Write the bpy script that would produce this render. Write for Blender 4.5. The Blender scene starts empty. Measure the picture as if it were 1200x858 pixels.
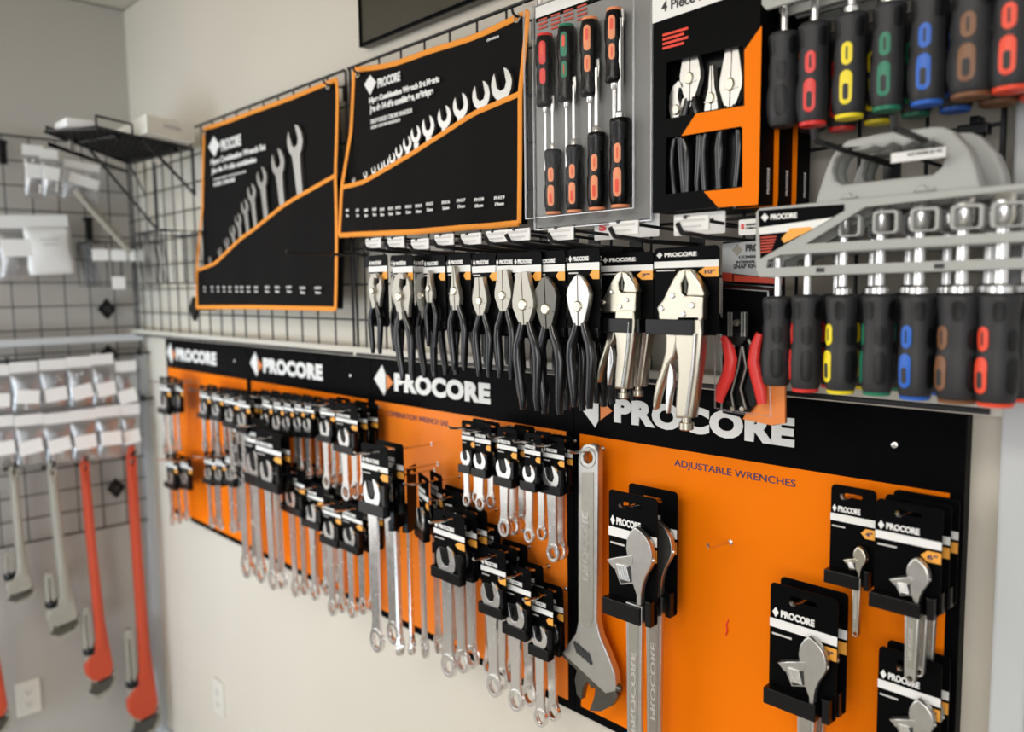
import bpy, bmesh, math, random
from mathutils import Vector, Matrix
random.seed(7)
C = bpy.context.scene.collection
PI = math.pi
Z0 = 1.70                       # camera height above the floor

# ------------------------------------------------------------------ camera
RX = ((0.68500435, 0.06006142, -0.726059), (0.72842136, -0.0743706, 0.68108101), (-0.01309075, -0.99542033, -0.09469421))
FPX = 955.0
cam = bpy.data.cameras.new('camera'); cam_o = bpy.data.objects.new('camera', cam); C.objects.link(cam_o)
cam.sensor_width = 36; cam.lens = FPX*36/1200; cam.clip_start = 0.02
m3 = Matrix([[RX[i][0], -RX[i][1], -RX[i][2]] for i in range(3)])
cam_o.matrix_world = Matrix.Translation((0, -1, Z0)) @ m3.to_4x4()
cam.dof.use_dof = True; cam.dof.focus_distance = 1.17; cam.dof.aperture_fstop = 2.6
bpy.context.scene.camera = cam_o

# ------------------------------------------------------------------ world, lights, exposure
sc = bpy.context.scene
sc.view_settings.view_transform = 'Standard'; sc.view_settings.look = 'None'
sc.view_settings.exposure = 0.33; sc.view_settings.gamma = 1; sc.view_settings.use_curve_mapping = False
w = bpy.data.worlds.new('shop'); sc.world = w; w.use_nodes = True
nt = w.node_tree; nt.nodes.clear()
out = nt.nodes.new('ShaderNodeOutputWorld'); bg = nt.nodes.new('ShaderNodeBackground')
tc = nt.nodes.new('ShaderNodeTexCoord'); sep = nt.nodes.new('ShaderNodeSeparateXYZ')
rmp = nt.nodes.new('ShaderNodeValToRGB'); mp = nt.nodes.new('ShaderNodeMapRange')
nt.links.new(tc.outputs['Generated'], sep.inputs[0]); nt.links.new(sep.outputs['Z'], mp.inputs['Value'])
mp.inputs['From Min'].default_value = -1; mp.inputs['From Max'].default_value = 1
nt.links.new(mp.outputs[0], rmp.inputs[0]); nt.links.new(rmp.outputs[0], bg.inputs[0]); nt.links.new(bg.outputs[0], out.inputs[0])
cr = rmp.color_ramp
cr.elements[0].position = 0.0; cr.elements[0].color = (.22, .20, .18, 1)
cr.elements[1].position = 1.0; cr.elements[1].color = (.85, .82, .76, 1)
for p, c in ((.40, (.10, .09, .085, 1)), (.47, (.25, .25, .26, 1)), (.50, (1.0, 1.03, 1.08, 1)), (.60, (.9, .9, .9, 1)), (.66, (.3, .29, .27, 1)), (.8, (.75, .72, .66, 1))):
    e = cr.elements.new(p); e.color = c
bg.inputs[1].default_value = 0.95

def area(name, loc, look, sx, sy, power, col):
    l = bpy.data.lights.new(name, 'AREA'); l.shape = 'RECTANGLE'; l.size = sx; l.size_y = sy; l.energy = power; l.color = col
    o = bpy.data.objects.new(name, l); C.objects.link(o); o.location = (loc[0], loc[1], loc[2]+Z0)
    d = Vector((look[0]-loc[0], look[1]-loc[1], look[2]-loc[2])); o.rotation_euler = d.to_track_quat('-Z', 'Y').to_euler()
    return o
area('ceiling_light', (-0.5, -1.8, .93), (-0.5, -1.2, -1), 1.2, .6, 18, (1, .95, .86))
area('ceiling_light', (-2.0, -2.6, .93), (-2.0, -2.3, -1), 1.2, .6, 10, (1, .95, .86))
area('window_and_fill', (-2.95, -2.35, -.05), (1.0, -1.4, -.15), 2.7, 2.1, 23, (1, .985, .96))
area('window_and_fill', (0.9, -3.4, 0.0), (-1.2, 0, -.1), 1.6, 1.6, 24, (1, .98, .95))
bw = area('window_and_fill', (-1.3, -3.6, -0.9), (-3.0, -.3, -.45), 1.6, 1.0, 9, (.70, .85, 1)); bw.data.spread = 1.1  # added cool fill, spread narrowed to brighten only the lower back wall

# ------------------------------------------------------------------ helpers
def ray(px, py):
    v = (px-600, py-429, FPX); return [sum(RX[i][k]*v[k] for k in range(3)) for i in range(3)]
def at(px, py, y=0.0):            # point of the photo on the vertical plane Y = y -> (x, z)
    r = ray(px, py); t = (y+1)/r[1]; return (r[0]*t, r[2]*t)
def atB(px, py, x=-2.95):         # point on the plane X = x -> (y, z)
    r = ray(px, py); t = x/r[0]; return (r[1]*t-1, r[2]*t)

def mat(name, col, rough=.5, metal=0.0, var=0.0, scale=40, spec=.5, bump=0.0, coat=0.0):
    m = bpy.data.materials.new(name); m.use_nodes = True; t = m.node_tree; b = t.nodes['Principled BSDF']
    b.inputs['Base Color'].default_value = (*col, 1); b.inputs['Roughness'].default_value = rough; b.inputs['Metallic'].default_value = metal
    b.inputs['Specular IOR Level'].default_value = spec; b.inputs['Coat Weight'].default_value = coat
    n = t.nodes.new('ShaderNodeTexNoise'); n.inputs['Scale'].default_value = scale; n.inputs['Detail'].default_value = 4
    tcn = t.nodes.new('ShaderNodeTexCoord'); t.links.new(tcn.outputs['Object'], n.inputs['Vector'])
    if var:
        mx = t.nodes.new('ShaderNodeMix'); mx.data_type = 'RGBA'
        mx.inputs['A'].default_value = (*[c*(1-var) for c in col], 1); mx.inputs['B'].default_value = (*[min(1, c*(1+var)) for c in col], 1)
        t.links.new(n.outputs['Fac'], mx.inputs['Factor']); t.links.new(mx.outputs['Result'], b.inputs['Base Color'])
    mr = t.nodes.new('ShaderNodeMapRange'); mr.inputs['To Min'].default_value = max(.03, rough-.06); mr.inputs['To Max'].default_value = min(1, rough+.08)
    t.links.new(n.outputs['Fac'], mr.inputs['Value']); t.links.new(mr.outputs[0], b.inputs['Roughness'])
    if bump:
        bp = t.nodes.new('ShaderNodeBump'); bp.inputs['Strength'].default_value = bump; bp.inputs['Distance'].default_value = .002
        t.links.new(n.outputs['Fac'], bp.inputs['Height']); t.links.new(bp.outputs[0], b.inputs['Normal'])
    return m
def clear(name, tint=(1, 1, 1), gloss=-.035, rough=.06):
    m = bpy.data.materials.new(name); m.use_nodes = True; t = m.node_tree; t.nodes.clear()
    o = t.nodes.new('ShaderNodeOutputMaterial'); mx = t.nodes.new('ShaderNodeMixShader'); tr = t.nodes.new('ShaderNodeBsdfTransparent'); g = t.nodes.new('ShaderNodeBsdfGlossy')
    f = t.nodes.new('ShaderNodeLayerWeight'); f.inputs['Blend'].default_value = .25
    n = t.nodes.new('ShaderNodeTexNoise'); n.inputs['Scale'].default_value = 14; bp = t.nodes.new('ShaderNodeBump'); bp.inputs['Strength'].default_value = .25; bp.inputs['Distance'].default_value = .003
    t.links.new(n.outputs['Fac'], bp.inputs['Height']); t.links.new(bp.outputs[0], g.inputs['Normal'])
    ad = t.nodes.new('ShaderNodeMath'); ad.operation = 'MULTIPLY_ADD'; ad.inputs[1].default_value = .26; ad.inputs[2].default_value = gloss; ad.use_clamp = True; t.links.new(f.outputs['Facing'], ad.inputs[0])
    tr.inputs[0].default_value = (*tint, 1); g.inputs['Roughness'].default_value = rough
    t.links.new(ad.outputs[0], mx.inputs[0]); t.links.new(tr.outputs[0], mx.inputs[1]); t.links.new(g.outputs[0], mx.inputs[2]); t.links.new(mx.outputs[0], o.inputs[0])
    return m
M = dict(
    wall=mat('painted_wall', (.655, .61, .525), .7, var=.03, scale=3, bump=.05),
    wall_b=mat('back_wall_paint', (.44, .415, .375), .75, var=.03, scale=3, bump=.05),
    ceil=mat('ceiling_paint', (.62, .58, .50), .8, var=.02, scale=3),
    floor=mat('floor_vinyl', (.42, .40, .37), .5, var=.1, scale=5),
    rail=mat('rail_cream', (.62, .59, .52), .45, var=.04, scale=9),
    trim=mat('trim_grey', (.52, .54, .55), .5, var=.03, scale=8),
    black=mat('black_board', (.0035, .0035, .004), .28, var=.1, scale=20, spec=.02),
    card=mat('black_card', (.0028, .0028, .003), .36, var=.15, scale=30, spec=.04),
    plastic=mat('black_plastic', (.004, .004, .0043), .24, var=.1, scale=30, spec=.28),
    olive=mat('olive_sign', (.035, .029, .015), .35, var=.1, scale=10),
    orange=mat('orange_board', (.92, .20, .0015), .4, var=.035, scale=6, spec=.08),
    orange3=mat('orange_board_pale', (.93, .235, .02), .34, var=.035, scale=6, spec=.2),
    ofab=mat('orange_trim_cloth', (.93, .33, .035), .75, var=.08, scale=200, bump=.4),
    bfab=mat('black_cloth', (.0075, .007, .007), .9, var=.25, scale=300, bump=.4, spec=.15),
    grip=mat('dipped_grip', (.005, .005, .0055), .16, spec=.6),
    white=mat('white_print', (.86, .86, .84), .5),
    white2=mat('white_card', (.80, .80, .78), .45, var=.03, scale=20),
    ogr=mat('logo_orange', (.85, .26, .06), .5), grp=mat('logo_grey', (.62, .60, .58), .5),
    tag=mat('orange_tag', (.95, .42, .06), .45), navy=mat('navy_print', (.03, .03, .12), .5), redp=mat('red_print', (.55, .06, .03), .5),
    chrome=mat('polished_chrome', (.82, .81, .79), .24, .92, var=.05, scale=80),
    satin=mat('satin_steel', (.58, .57, .54), .34, .95, var=.08, scale=90, bump=.1),
    nickel=mat('nickel', (.60, .56, .46), .30, 1.0, var=.06, scale=80),
    dark=mat('dark_steel', (.13, .125, .11), .34, .9, var=.15, scale=90),
    brush=mat('brushed_jaw_steel', (.44, .42, .37), .42, .8, var=.12, scale=120),
    wire=mat('black_wire', (.012, .012, .013), .35), peg=mat('peg_chrome', (.75, .74, .72), .2, 1.0),
    rubber=mat('dark_rubber', (.026, .026, .028), .48, var=.2, scale=60, spec=.4), rub2=mat('darker_rubber', (.0055, .0055, .006), .42, spec=.35),
    grey=mat('grey_plastic', (.40, .41, .39), .5, var=.03, scale=30), grey2=mat('grey_plastic_dark', (.25, .25, .24), .5),
    red=mat('red_plastic', (.75, .035, .03), .35), yellow=mat('yellow_plastic', (.90, .72, .01), .4), green=mat('green_plastic', (.01, .19, .10), .4),
    blue=mat('blue_plastic', (.015, .12, .55), .4), brown=mat('brown_plastic', (.20, .085, .035), .4), redo=mat('orange_red_plastic', (.85, .07, .025), .4),
    sal=mat('salmon_plastic', (.88, .30, .13), .4),
    pipered=mat('red_enamel', (.52, .06, .02), .42, var=.08, scale=15), alu=mat('cast_aluminium', (.36, .34, .29), .5, .3, var=.1, scale=40),
    outlet=mat('outlet_ivory', (.72, .69, .62), .4), slot=mat('slot_dark', (.03, .03, .03), .6),
    clear=clear('clear_plastic'), clearo=clear('orange_clear_film', (1, .45, .18), .05), bagc=clear('bag_plastic', (.95, .97, 1), .30, .3),
    mark=mat('red_mark', (.8, .05, .02), .5), yel=mat('yellow_sticker', (.75, .68, .25), .5), boxw=mat('white_box', (.88, .86, .78), .55, var=.03),
    hard=mat('small_hardware', (.35, .34, .33), .35, .8, var=.3, scale=60),
)

class MB:
    def __init__(s): s.bm = bmesh.new()
    def box(s, cx, cy, cz, sx, sy, sz, rot=None):
        mt = Matrix.Translation((cx, cy, cz))
        if rot: mt = mt @ rot.to_4x4()
        bmesh.ops.create_cube(s.bm, size=1, matrix=mt @ Matrix.Diagonal((sx, sy, sz, 1))); return s
    def prism(s, pts, y0, y1, axis='y'):
        if axis == 'y': f = lambda p, d: (p[0], d, p[1])
        elif axis == 'x': f = lambda p, d: (d, p[0], p[1])
        else: f = lambda p, d: (p[0], p[1], d)
        a = [s.bm.verts.new(f(p, y0)) for p in pts]; b = [s.bm.verts.new(f(p, y1)) for p in pts]
        n = len(pts); fs = [s.bm.faces.new(a), s.bm.faces.new(b[::-1])]
        for i in range(n): fs.append(s.bm.faces.new((a[i], b[i], b[(i+1) % n], a[(i+1) % n])))
        bmesh.ops.recalc_face_normals(s.bm, faces=fs); return s
    def tube(s, pts, r, seg=8, fx=1.0, fy=1.0, closed=False):
        pts = [Vector(p) for p in pts]; n = len(pts); rs = r if isinstance(r, (list, tuple)) else [r]*n; rings = []; fs = []
        for i, p in enumerate(pts):
            if closed: d = pts[(i+1) % n]-pts[i-1]
            else: d = (pts[min(i+1, n-1)]-pts[max(i-1, 0)])
            d.normalize(); ref = Vector((0, 1, 0)) if abs(d.y) < .9 else Vector((0, 0, 1))
            u = d.cross(ref).normalized(); v = u.cross(d).normalized()
            rings.append([s.bm.verts.new(p+u*math.cos(2*PI*k/seg)*rs[i]*fx+v*math.sin(2*PI*k/seg)*rs[i]*fy) for k in range(seg)])
        for i in range(n if closed else n-1):
            a, b = rings[i], rings[(i+1) % n]
            for k in range(seg): fs.append(s.bm.faces.new((a[k], a[(k+1) % seg], b[(k+1) % seg], b[k])))
        if not closed: fs.append(s.bm.faces.new(rings[0][::-1])); fs.append(s.bm.faces.new(rings[-1]))
        bmesh.ops.recalc_face_normals(s.bm, faces=fs); return s
    def lathe(s, prof, cx=0, cy=0, cz=0, seg=16, axis='z'):
        rings = []; fs = []
        for r, z in prof:
            ring = []
            for k in range(seg):
                a = 2*PI*k/seg; p = (r*math.cos(a), r*math.sin(a), z)
                if axis == 'y': p = (p[0], p[2], p[1])
                if axis == 'x': p = (p[2], p[0], p[1])
                ring.append(s.bm.verts.new((p[0]+cx, p[1]+cy, p[2]+cz)))
            rings.append(ring)
        for i in range(len(rings)-1):
            for k in range(seg): fs.append(s.bm.faces.new((rings[i][k], rings[i][(k+1) % seg], rings[i+1][(k+1) % seg], rings[i+1][k])))
        fs.append(s.bm.faces.new(rings[0][::-1])); fs.append(s.bm.faces.new(rings[-1]))
        bmesh.ops.recalc_face_normals(s.bm, faces=fs); return s
    def mesh(s, me, mt=None):
        b2 = bmesh.new(); b2.from_mesh(me)
        if mt is not None: b2.transform(mt)
        tmp = bpy.data.meshes.new('t'); b2.to_mesh(tmp); b2.free(); s.bm.from_mesh(tmp); bpy.data.meshes.remove(tmp); return s
    def build(s, name, m, parent=None, smooth=False, bevel=0.0, loc=None, kind=None):
        if smooth:
            for f in s.bm.faces: f.smooth = True
            for e in s.bm.edges:
                if len(e.link_faces) == 2 and e.calc_face_angle(0) > .7: e.smooth = False
        me = bpy.data.meshes.new(name); s.bm.to_mesh(me); s.bm.free(); me.materials.append(m)
        o = bpy.data.objects.new(name, me); C.objects.link(o)
        if parent: o.parent = parent
        else: o.location.z = Z0
        if loc: o.location = (loc[0], loc[1], loc[2]+(0 if parent else Z0))
        if bevel:
            b = o.modifiers.new('bevel', 'BEVEL'); b.width = bevel; b.segments = 2; b.limit_method = 'ANGLE'; b.angle_limit = .6
        if kind: o['kind'] = kind
        return o

def plate_mesh(splines, t, bevel=0.0):     # filled outlines (first outer, others holes) in XZ, thickness t centred on y=0
    cu = bpy.data.curves.new('c', 'CURVE'); cu.dimensions = '2D'; cu.fill_mode = 'BOTH'; cu.extrude = max(0, t/2-bevel); cu.bevel_depth = bevel; cu.bevel_resolution = 1; cu.offset = -bevel
    for sp in splines:
        q = cu.splines.new('POLY'); q.points.add(len(sp)-1); q.use_cyclic_u = True
        for i, p in enumerate(sp): q.points[i].co = (p[0], p[1], 0, 1)
    return curve_to_mesh(cu)
def curve_to_mesh(cu):
    o = bpy.data.objects.new('c', cu); C.objects.link(o); dg = bpy.context.evaluated_depsgraph_get()
    me = bpy.data.meshes.new_from_object(o.evaluated_get(dg)); bpy.data.objects.remove(o)
    me.transform(Matrix.Rotation(PI/2, 4, 'X')); return me
TC = {}
def text_mesh(s, bold=0.0, space=1.0):
    k = (s, bold, space)
    if k not in TC:
        cu = bpy.data.curves.new('t', 'FONT'); cu.body = s; cu.size = 1; cu.offset = bold; cu.space_character = space; cu.extrude = .004; cu.resolution_u = 4
        TC[k] = curve_to_mesh(cu)
    return TC[k]
def put_text(mb, s, x0, x1, z0, z1, y, bold=0.0, space=1.0):    # fit the string in the rectangle x0..x1, z0..z1 on plane y
    me = text_mesh(s, bold, space); xs = [v.co.x for v in me.vertices]; zs = [v.co.z for v in me.vertices]
    a, b, c, d = min(xs), max(xs), min(zs), max(zs); sx = (x1-x0)/(b-a); sz = (z1-z0)/(d-c)
    mb.mesh(me, Matrix.Translation((x0-a*sx, y, z0-c*sz)) @ Matrix.Diagonal((sx, .1, sz, 1))); return mb
def rrect(x0, x1, z0, z1, r, n=4):
    pts = []
    for cx, cz, a0 in ((x1-r, z1-r, 0), (x0+r, z1-r, PI/2), (x0+r, z0+r, PI), (x1-r, z0+r, 1.5*PI)):
        for k in range(n+1): a = a0+PI/2*k/n; pts.append((cx+r*math.cos(a), cz+r*math.sin(a)))
    return pts
def circ(cx, cz, r, n=20, rz=None): return [(cx+r*math.cos(2*PI*k/n), cz+(rz or r)*math.sin(2*PI*k/n)) for k in range(n)]
def rot2(pts, a, c=(0, 0)):
    ca, sa = math.cos(a), math.sin(a); return [(c[0]+(p[0]-c[0])*ca-(p[1]-c[1])*sa, c[1]+(p[0]-c[0])*sa+(p[1]-c[1])*ca) for p in pts]

def tagp(o, label, cat, group=None):
    o['label'] = label; o['category'] = cat
    if group: o['group'] = group
    n = len(label.split()); assert 4 <= n <= 16, (n, label)
    return o
def thing(name, label, cat, loc, group=None, rz=0.0):
    o = bpy.data.objects.new(name, None); C.objects.link(o); o.empty_display_size = .02
    o.location = (loc[0], loc[1], loc[2]+Z0); o.rotation_euler = (0, 0, rz); return tagp(o, label, cat, group)
def kids(o): return [c for c in bpy.data.objects if c.parent == o]
def dup(root, loc, label, group=None):
    ch = KID.get(root.name)
    if ch is None: ch = KID[root.name] = [(c, kids(c)) for c in kids(root)]
    r = root.copy(); C.objects.link(r); r.location = (loc[0], loc[1], loc[2]+Z0); tagp(r, label, root['category'], group)
    for c0, gs in ch:
        c = c0.copy(); C.objects.link(c); c.parent = r
        for g in gs:
            d = g.copy(); C.objects.link(d); d.parent = c
    return r
KID = {}
ORD = ['first', 'second', 'third', 'fourth', 'fifth', 'sixth', 'seventh', 'eighth', 'ninth', 'tenth', 'eleventh', 'twelfth', 'thirteenth', 'fourteenth', 'fifteenth']

def logo(mb_w, mb_o, x0, x1, z0, z1, y):     # two-tone diamond: kite and small triangle
    W_ = x1-x0; H = z1-z0; xm = x0+W_*.60; zc = z0+H*.52
    mb_w.prism([(x0, zc), (x0+W_*.44, z1), (xm, z0+H*.72), (xm, z0+H*.18), (x0+W_*.50, z0)], y-.0004, y+.0004)
    mb_o.prism([(xm+W_*.06, z0+H*.72), (x1, z0+H*.46), (xm+W_*.06, z0+H*.20)], y-.0004, y+.0004)

# ------------------------------------------------------------------ setting
def struct(name, mb, m, bevel=0.0): return mb.build(name, m, kind='structure', bevel=bevel)
WY = .02       # the wall surface lies 2 cm behind the display boards
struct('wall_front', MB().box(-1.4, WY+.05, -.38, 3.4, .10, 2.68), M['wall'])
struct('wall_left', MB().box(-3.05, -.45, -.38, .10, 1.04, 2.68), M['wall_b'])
struct('ceiling', MB().box(-.9, -1.95, 1.01, 4.6, 4.3, .09), M['ceil'])
struct('floor', MB().box(-.9, -1.95, -1.73, 4.6, 4.3, .06), M['floor'])
# cream rail between grid and boards
struct('trim_1', MB().box(-1.63, -.004, -.134, 2.75, .044, .022), M['rail'], .003)
struct('trim_2', MB().box(-2.955+.014, -.60, -.150, .02, 1.2, .024), M['trim'], .003)
# light vertical casing right of the boards
tx = at(1172, 600, -.01)[0]
struct('trim_3', MB().box(tx+.02, 0.0, -.40, .035, .06, 2.6), M['trim'], .004)
struct('trim_4', MB().box(tx+.12, 0.005, -.40, .13, .045, 2.6), M['trim'], .003)
struct('trim_5', MB().box(-2.985, .006, -.95, .055, .03, 1.5), M['trim'], .004)
struct('baseboard_front', MB().box(-1.4, .012, -1.64, 3.2, .016, .12), M['trim'], .003)

# ------------------------------------------------------------------ display boards
BW = .6045
BX = [-.3124-BW*k for k in (4, 3, 2, 1)]
BT, BB = -.1465, -.735
bn = ['leftmost', 'second', 'third', 'rightmost']
titles = [None, None, 'COMBINATION WRENCH SAE', 'ADJUSTABLE WRENCHES']
lx0, lz = at(678.4, 474)[0]-BX[3], None
l1 = at(718, 479)[0]-BX[3]; t0 = at(720, 466); t1 = at(932, 487)
lt = at(696, 453.5)[1]; lb = at(698.6, 501)[1]; tz0 = at(720, 495)[1]
hdr = at(678, 508)[1]
for i, x in enumerate(BX):
    t = thing('display_board', ['leftmost orange and black display board, next to the wall corner', 'second orange display board from the left, crowded with carded wrenches',
        'third orange display board from the left, headed combination wrench SAE', 'rightmost and nearest orange display board, headed adjustable wrenches'][i], 'display board', (x, 0, BB), 'wrench display boards')
    W_ = BW-.001; H = BT-BB
    MB().box(W_/2, .010, H/2, W_, .020, H).build('panel', M['black'], t, bevel=.0015)
    om = MB().box(W_/2, -.0006, (hdr-BB+.017)/2, W_-.030, .0016, hdr-BB-.017).build('orange_face', M['orange'] if i != 2 else M['orange3'], t)
    a, b = MB(), MB(); logo(a, b, lx0, l1, lb-BB, lt-BB, -.0008)
    a.build('logo', M['white'], t); b.build('logo_triangle', M['ogr'], t)
    put_text(MB(), 'PROCORE', t0[0]-BX[3], t1[0]-BX[3], tz0-BB, t0[1]-BB, -.0008, .062, 1.08).build('lettering', M['white'], t)
    if titles[i]:
        if i == 3: p0, p1 = at(791, 548), at(933, 571); q = at(791, 538)[1]
        else: p0, p1 = at(454, 487), at(526, 499); q = at(454, 481)[1]
        put_text(MB(), titles[i], p0[0]-x, p1[0]-x, p0[1]-BB, q-BB, -.0018, .0).build('title_lettering', M['navy'], t)
    for sx_ in ((at(1050, 521)[0]-BX[3]), ):
        sz = at(1050, 521)[1]-BB
        MB().lathe([(.0045, -.004), (.004, -.0055), (.002, -.0065)][::-1]+[(.0045, 0)], sx_, 0, sz, 12, 'y').build('screw', M['peg'], t, True)

# ------------------------------------------------------------------ wire grids
def wire_grid(name, label, x0, x1, z0, z1, y, axis, sp=.0762, start=None):
    mb = MB(); r = .0022
    P = (lambda a, z, d=0: (a, y+d, z)) if axis == 'x' else (lambda a, z, d=0: (y-d, a, z))
    a = x1
    while a > x0-.001: mb.tube([P(a, z0), P(a, z1)], r, 6); a -= sp
    z = z1
    while z > z0-.001: mb.tube([P(x0, z, -.004), P(x1, z, -.004)], r, 6); z -= sp
    for z in (z0, z1): mb.tube([P(x0, z, -.004), P(x1, z, -.004)], .0035, 6)
    for a in (x0, x1): mb.tube([P(a, z0), P(a, z1)], .0032, 6)
    return tagp(mb.build(name, M['wire'], None, True), label, 'wire grid', 'black wire grids')
GY = -.022; GT = .470; GB = GT-.0762*8+.025
gj = at(408, 80, GY)[0]
wire_grid('wire_grid', 'black wire grid wall behind the right tool roll and the pliers', gj+.006, -.283, GT-.0762*8, GT, GY, 'x')
wire_grid('wire_grid', 'black wire grid wall behind the left tool roll', -2.93, gj-.010, GT-.0762*8, GT, GY, 'x')
gz = atB(50, 163, -2.965)[1]
wire_grid('wire_grid', 'black wire grid on the back wall above the pipe wrenches', -1.0, .0, gz-.0762*17, gz, -2.965, 'y')

# grid mounting brackets (black diamonds)
def diamond(px, py, side, label):
    mb = MB()
    if side == 'B':
        y, z = atB(px, py, -2.95); t = thing('grid_bracket', label, 'bracket', (-2.95, y, z), 'diamond grid brackets')
        MB().prism([(-.03, 0), (0, -.036), (.03, 0), (0, .036)], -.006, .006, 'x').build('diamond_plate', M['plastic'], t, bevel=.002)
        MB().box(-.028, 0, 0, .045, .012, .012).box(0.009, 0, 0, .008, .02, .02).build('standoff', M['wire'], t)
    else:
        x, z = at(px, py, -.05); t = thing('grid_bracket', label, 'bracket', (x, -.05, z), 'diamond grid brackets')
        MB().prism([(-.03, 0), (0, -.036), (.03, 0), (0, .036)], -.006, .006).build('diamond_plate', M['plastic'], t, bevel=.002)
        MB().box(0, .03, 0, .012, .065, .012).build('standoff', M['wire'], t)
diamond(125, 362, 'B', 'black diamond grid bracket on the back wall, topmost of three')
diamond(127, 416, 'B', 'black diamond grid bracket peeking above the bagged parts')
diamond(136, 572, 'B', 'black diamond grid bracket between the two red pipe wrenches')
diamond(228, 362, 'F', 'black diamond grid bracket left of the left tool roll')

# dark sign above the grid
sx0, sz0 = at(427, 57, .005); sx1, _ = at(600, 0, .005)
sg = thing('wall_sign', 'large blank dark sign high on the wall above the tool roll', 'sign', (sx0, .005, sz0))
MB().box(.6, 0, .2, 1.2, .02, .4).build('sign_face', M['olive'], sg, bevel=.002)
MB().box(.6, -.011, .0035, 1.2, .004, .007).box(.0035, -.011, .2, .007, .004, .4).build('sign_edge', M['black'], sg)

# ------------------------------------------------------------------ carded tools
def peg(x, y0, z, y1, label, group, m='peg', r=.0021, rise=.006):
    mb = MB().tube([(0, 0, 0), (0, (y1-y0)*.8, rise*.5), (0, (y1-y0)*.97, rise), (0, (y1-y0), rise+.004)], r, 8)
    mb.lathe([(.004, 0), (.004, -.0015)], 0, -.001, 0, 10, 'y')
    o = mb.build('peg_hook', M[m], None, True, loc=(x, y0, z)); return tagp(o, label, 'hook', group)

def c_head(R, z0=0, ang=.26):      # open end of a combination wrench, centred (0, z0)
    sl = .46*R; pts = []
    a0 = math.acos(sl/R)*1.0; n = 18
    a_s, a_e = PI/2-math.asin(sl/R), PI/2+math.asin(sl/R)-2*PI
    for k in range(n+1):
        a = a_s+(a_e-a_s)*k/n; pts.append((R*.97*math.cos(a), R*1.06*math.sin(a)))
    pts += [(-sl*.96, -.05*R), (-sl*.45, -.36*R), (sl*.45, -.36*R), (sl*.96, -.05*R)]
    return [(x, z+z0) for x, z in rot2(pts, ang)]
def combo_mesh(mb, R, L, t=.005, y=0, face=1):       # head at (0,0), ring end at (0,-L)
    mb.mesh(plate_mesh([c_head(R)], t, .0006), Matrix.Translation((0, y, 0)))
    hw = R*.50; r2 = R*.82
    mb.prism([(-hw*1.25, -R*.8), (hw*1.25, -R*.8), (hw, -R*1.9), (hw*.85, -L+r2*1.6), (r2*.72, -L+r2*.6), (-r2*.72, -L+r2*.6), (-hw*.85, -L+r2*1.6), (-hw, -R*1.9)], y-t*.36, y+t*.36)
    mb.mesh(plate_mesh([circ(0, -L, r2*.86, 24, r2), [(r2*.60*(1+.06*(k % 2))*math.cos(2*PI*k/24)*.9, -L+r2*.64*(1+.06*(k % 2))*math.sin(2*PI*k/24)) for k in range(24)]], t*1.3, .0007), Matrix.Translation((0, y, 0)))
    return mb

def card_front(t, w, h, tagtxt=None, stripe=(.30, .375), slot=True, logo_z=(.215, .275), tagside=1, tagz=(.40, .50), sm=None):
    holes = [rrect(-w*.20, w*.20, -h*.115, -h*.075, h*.018)] if slot else []
    sp = [rrect(-w/2, w/2, -h, 0, min(.006, w*.12))]+holes
    me = plate_mesh(sp, .0012, 0); c = MB().mesh(me).build('card', M['card'], t)
    y = -.0011
    mb = MB()
    mb.prism([(-w*.46, -h*(sum(logo_z)/2)), (-w*.41, -h*logo_z[0]+h*.012), (-w*.36, -h*(sum(logo_z)/2)), (-w*.41, -h*logo_z[1]-h*.012)], y-.0003, y)
    put_text(mb, 'PROCORE', -w*.33, w*.17, -h*logo_z[1], -h*logo_z[0], y, .045).build('brand_print', M['white'], c)
    s = MB(); s.prism([(-w*.498, -h*stripe[0]), (w*.498, -h*stripe[0]), (w*.498, -h*stripe[1]), (-w*.498, -h*stripe[1])], y-.0003, y).build('white_stripe', M['white'], c)
    mb = MB()
    z = -h*(tagz[0]+.022); mb.prism([(-w*.46, z), (-w*.16, z), (-w*.16, z-h*.016), (-w*.46, z-h*.016)], y-.0003, y)
    mb.build('small_print', M['grp'], c)
    x1 = w*.497*tagside; x0 = x1-w*.20*tagside; zz = (tagz[0]+tagz[1])/2
    g = MB().prism([(x1, -h*tagz[0]), (x0, -h*tagz[0]), (x0-w*.10*tagside, -h*zz), (x0, -h*tagz[1]), (x1, -h*tagz[1])], y-.0004, y).build('size_tag', M['tag'], c)
    if tagtxt: put_text(MB(), tagtxt, x0+w*.02-(w*.02 if tagside > 0 else .14*w), x1-w*.05, -h*(zz+.022), -h*(zz-.022), y-.0006, .02).build('size_print', M['navy'], g)
    return c

def carded_combo(x, y, z, w, h, Lt, label, rz=0.0, group=None):
    t = thing('carded_wrench', label, 'wrench', (x, y, z), group, rz)
    card_front(t, w, h)
    R = min(w*.39, h*.215); zc = -h*.70; r2 = R*.82
    MB().prism([(-w*.47, -h*.84), (w*.47, -h*.84), (w*.47, -h*1.0), (-w*.47, -h*1.0)], -.013, -.0008).prism([(w*.34, -h*.55), (w*.47, -h*.55), (w*.47, -h), (w*.34, -h)], -.009, -.0008).build('band', M['plastic'], t, bevel=.0008)
    MB().prism([(p[0]*.40, p[1]) for p in [(-R, zc+R*.85), (R, zc+R*.85), (R*.8, zc-R*.2), (-R*.8, zc-R*.2)]], -.0100, -.0008).build('plug', M['plastic'], t, bevel=.0008)
    mb = MB(); combo_mesh(mb, R, Lt+zc-r2, min(.007, R*.36), -.0070).build('wrench', M['chrome'], t, True, loc=(0, 0, zc))
    return t

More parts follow.
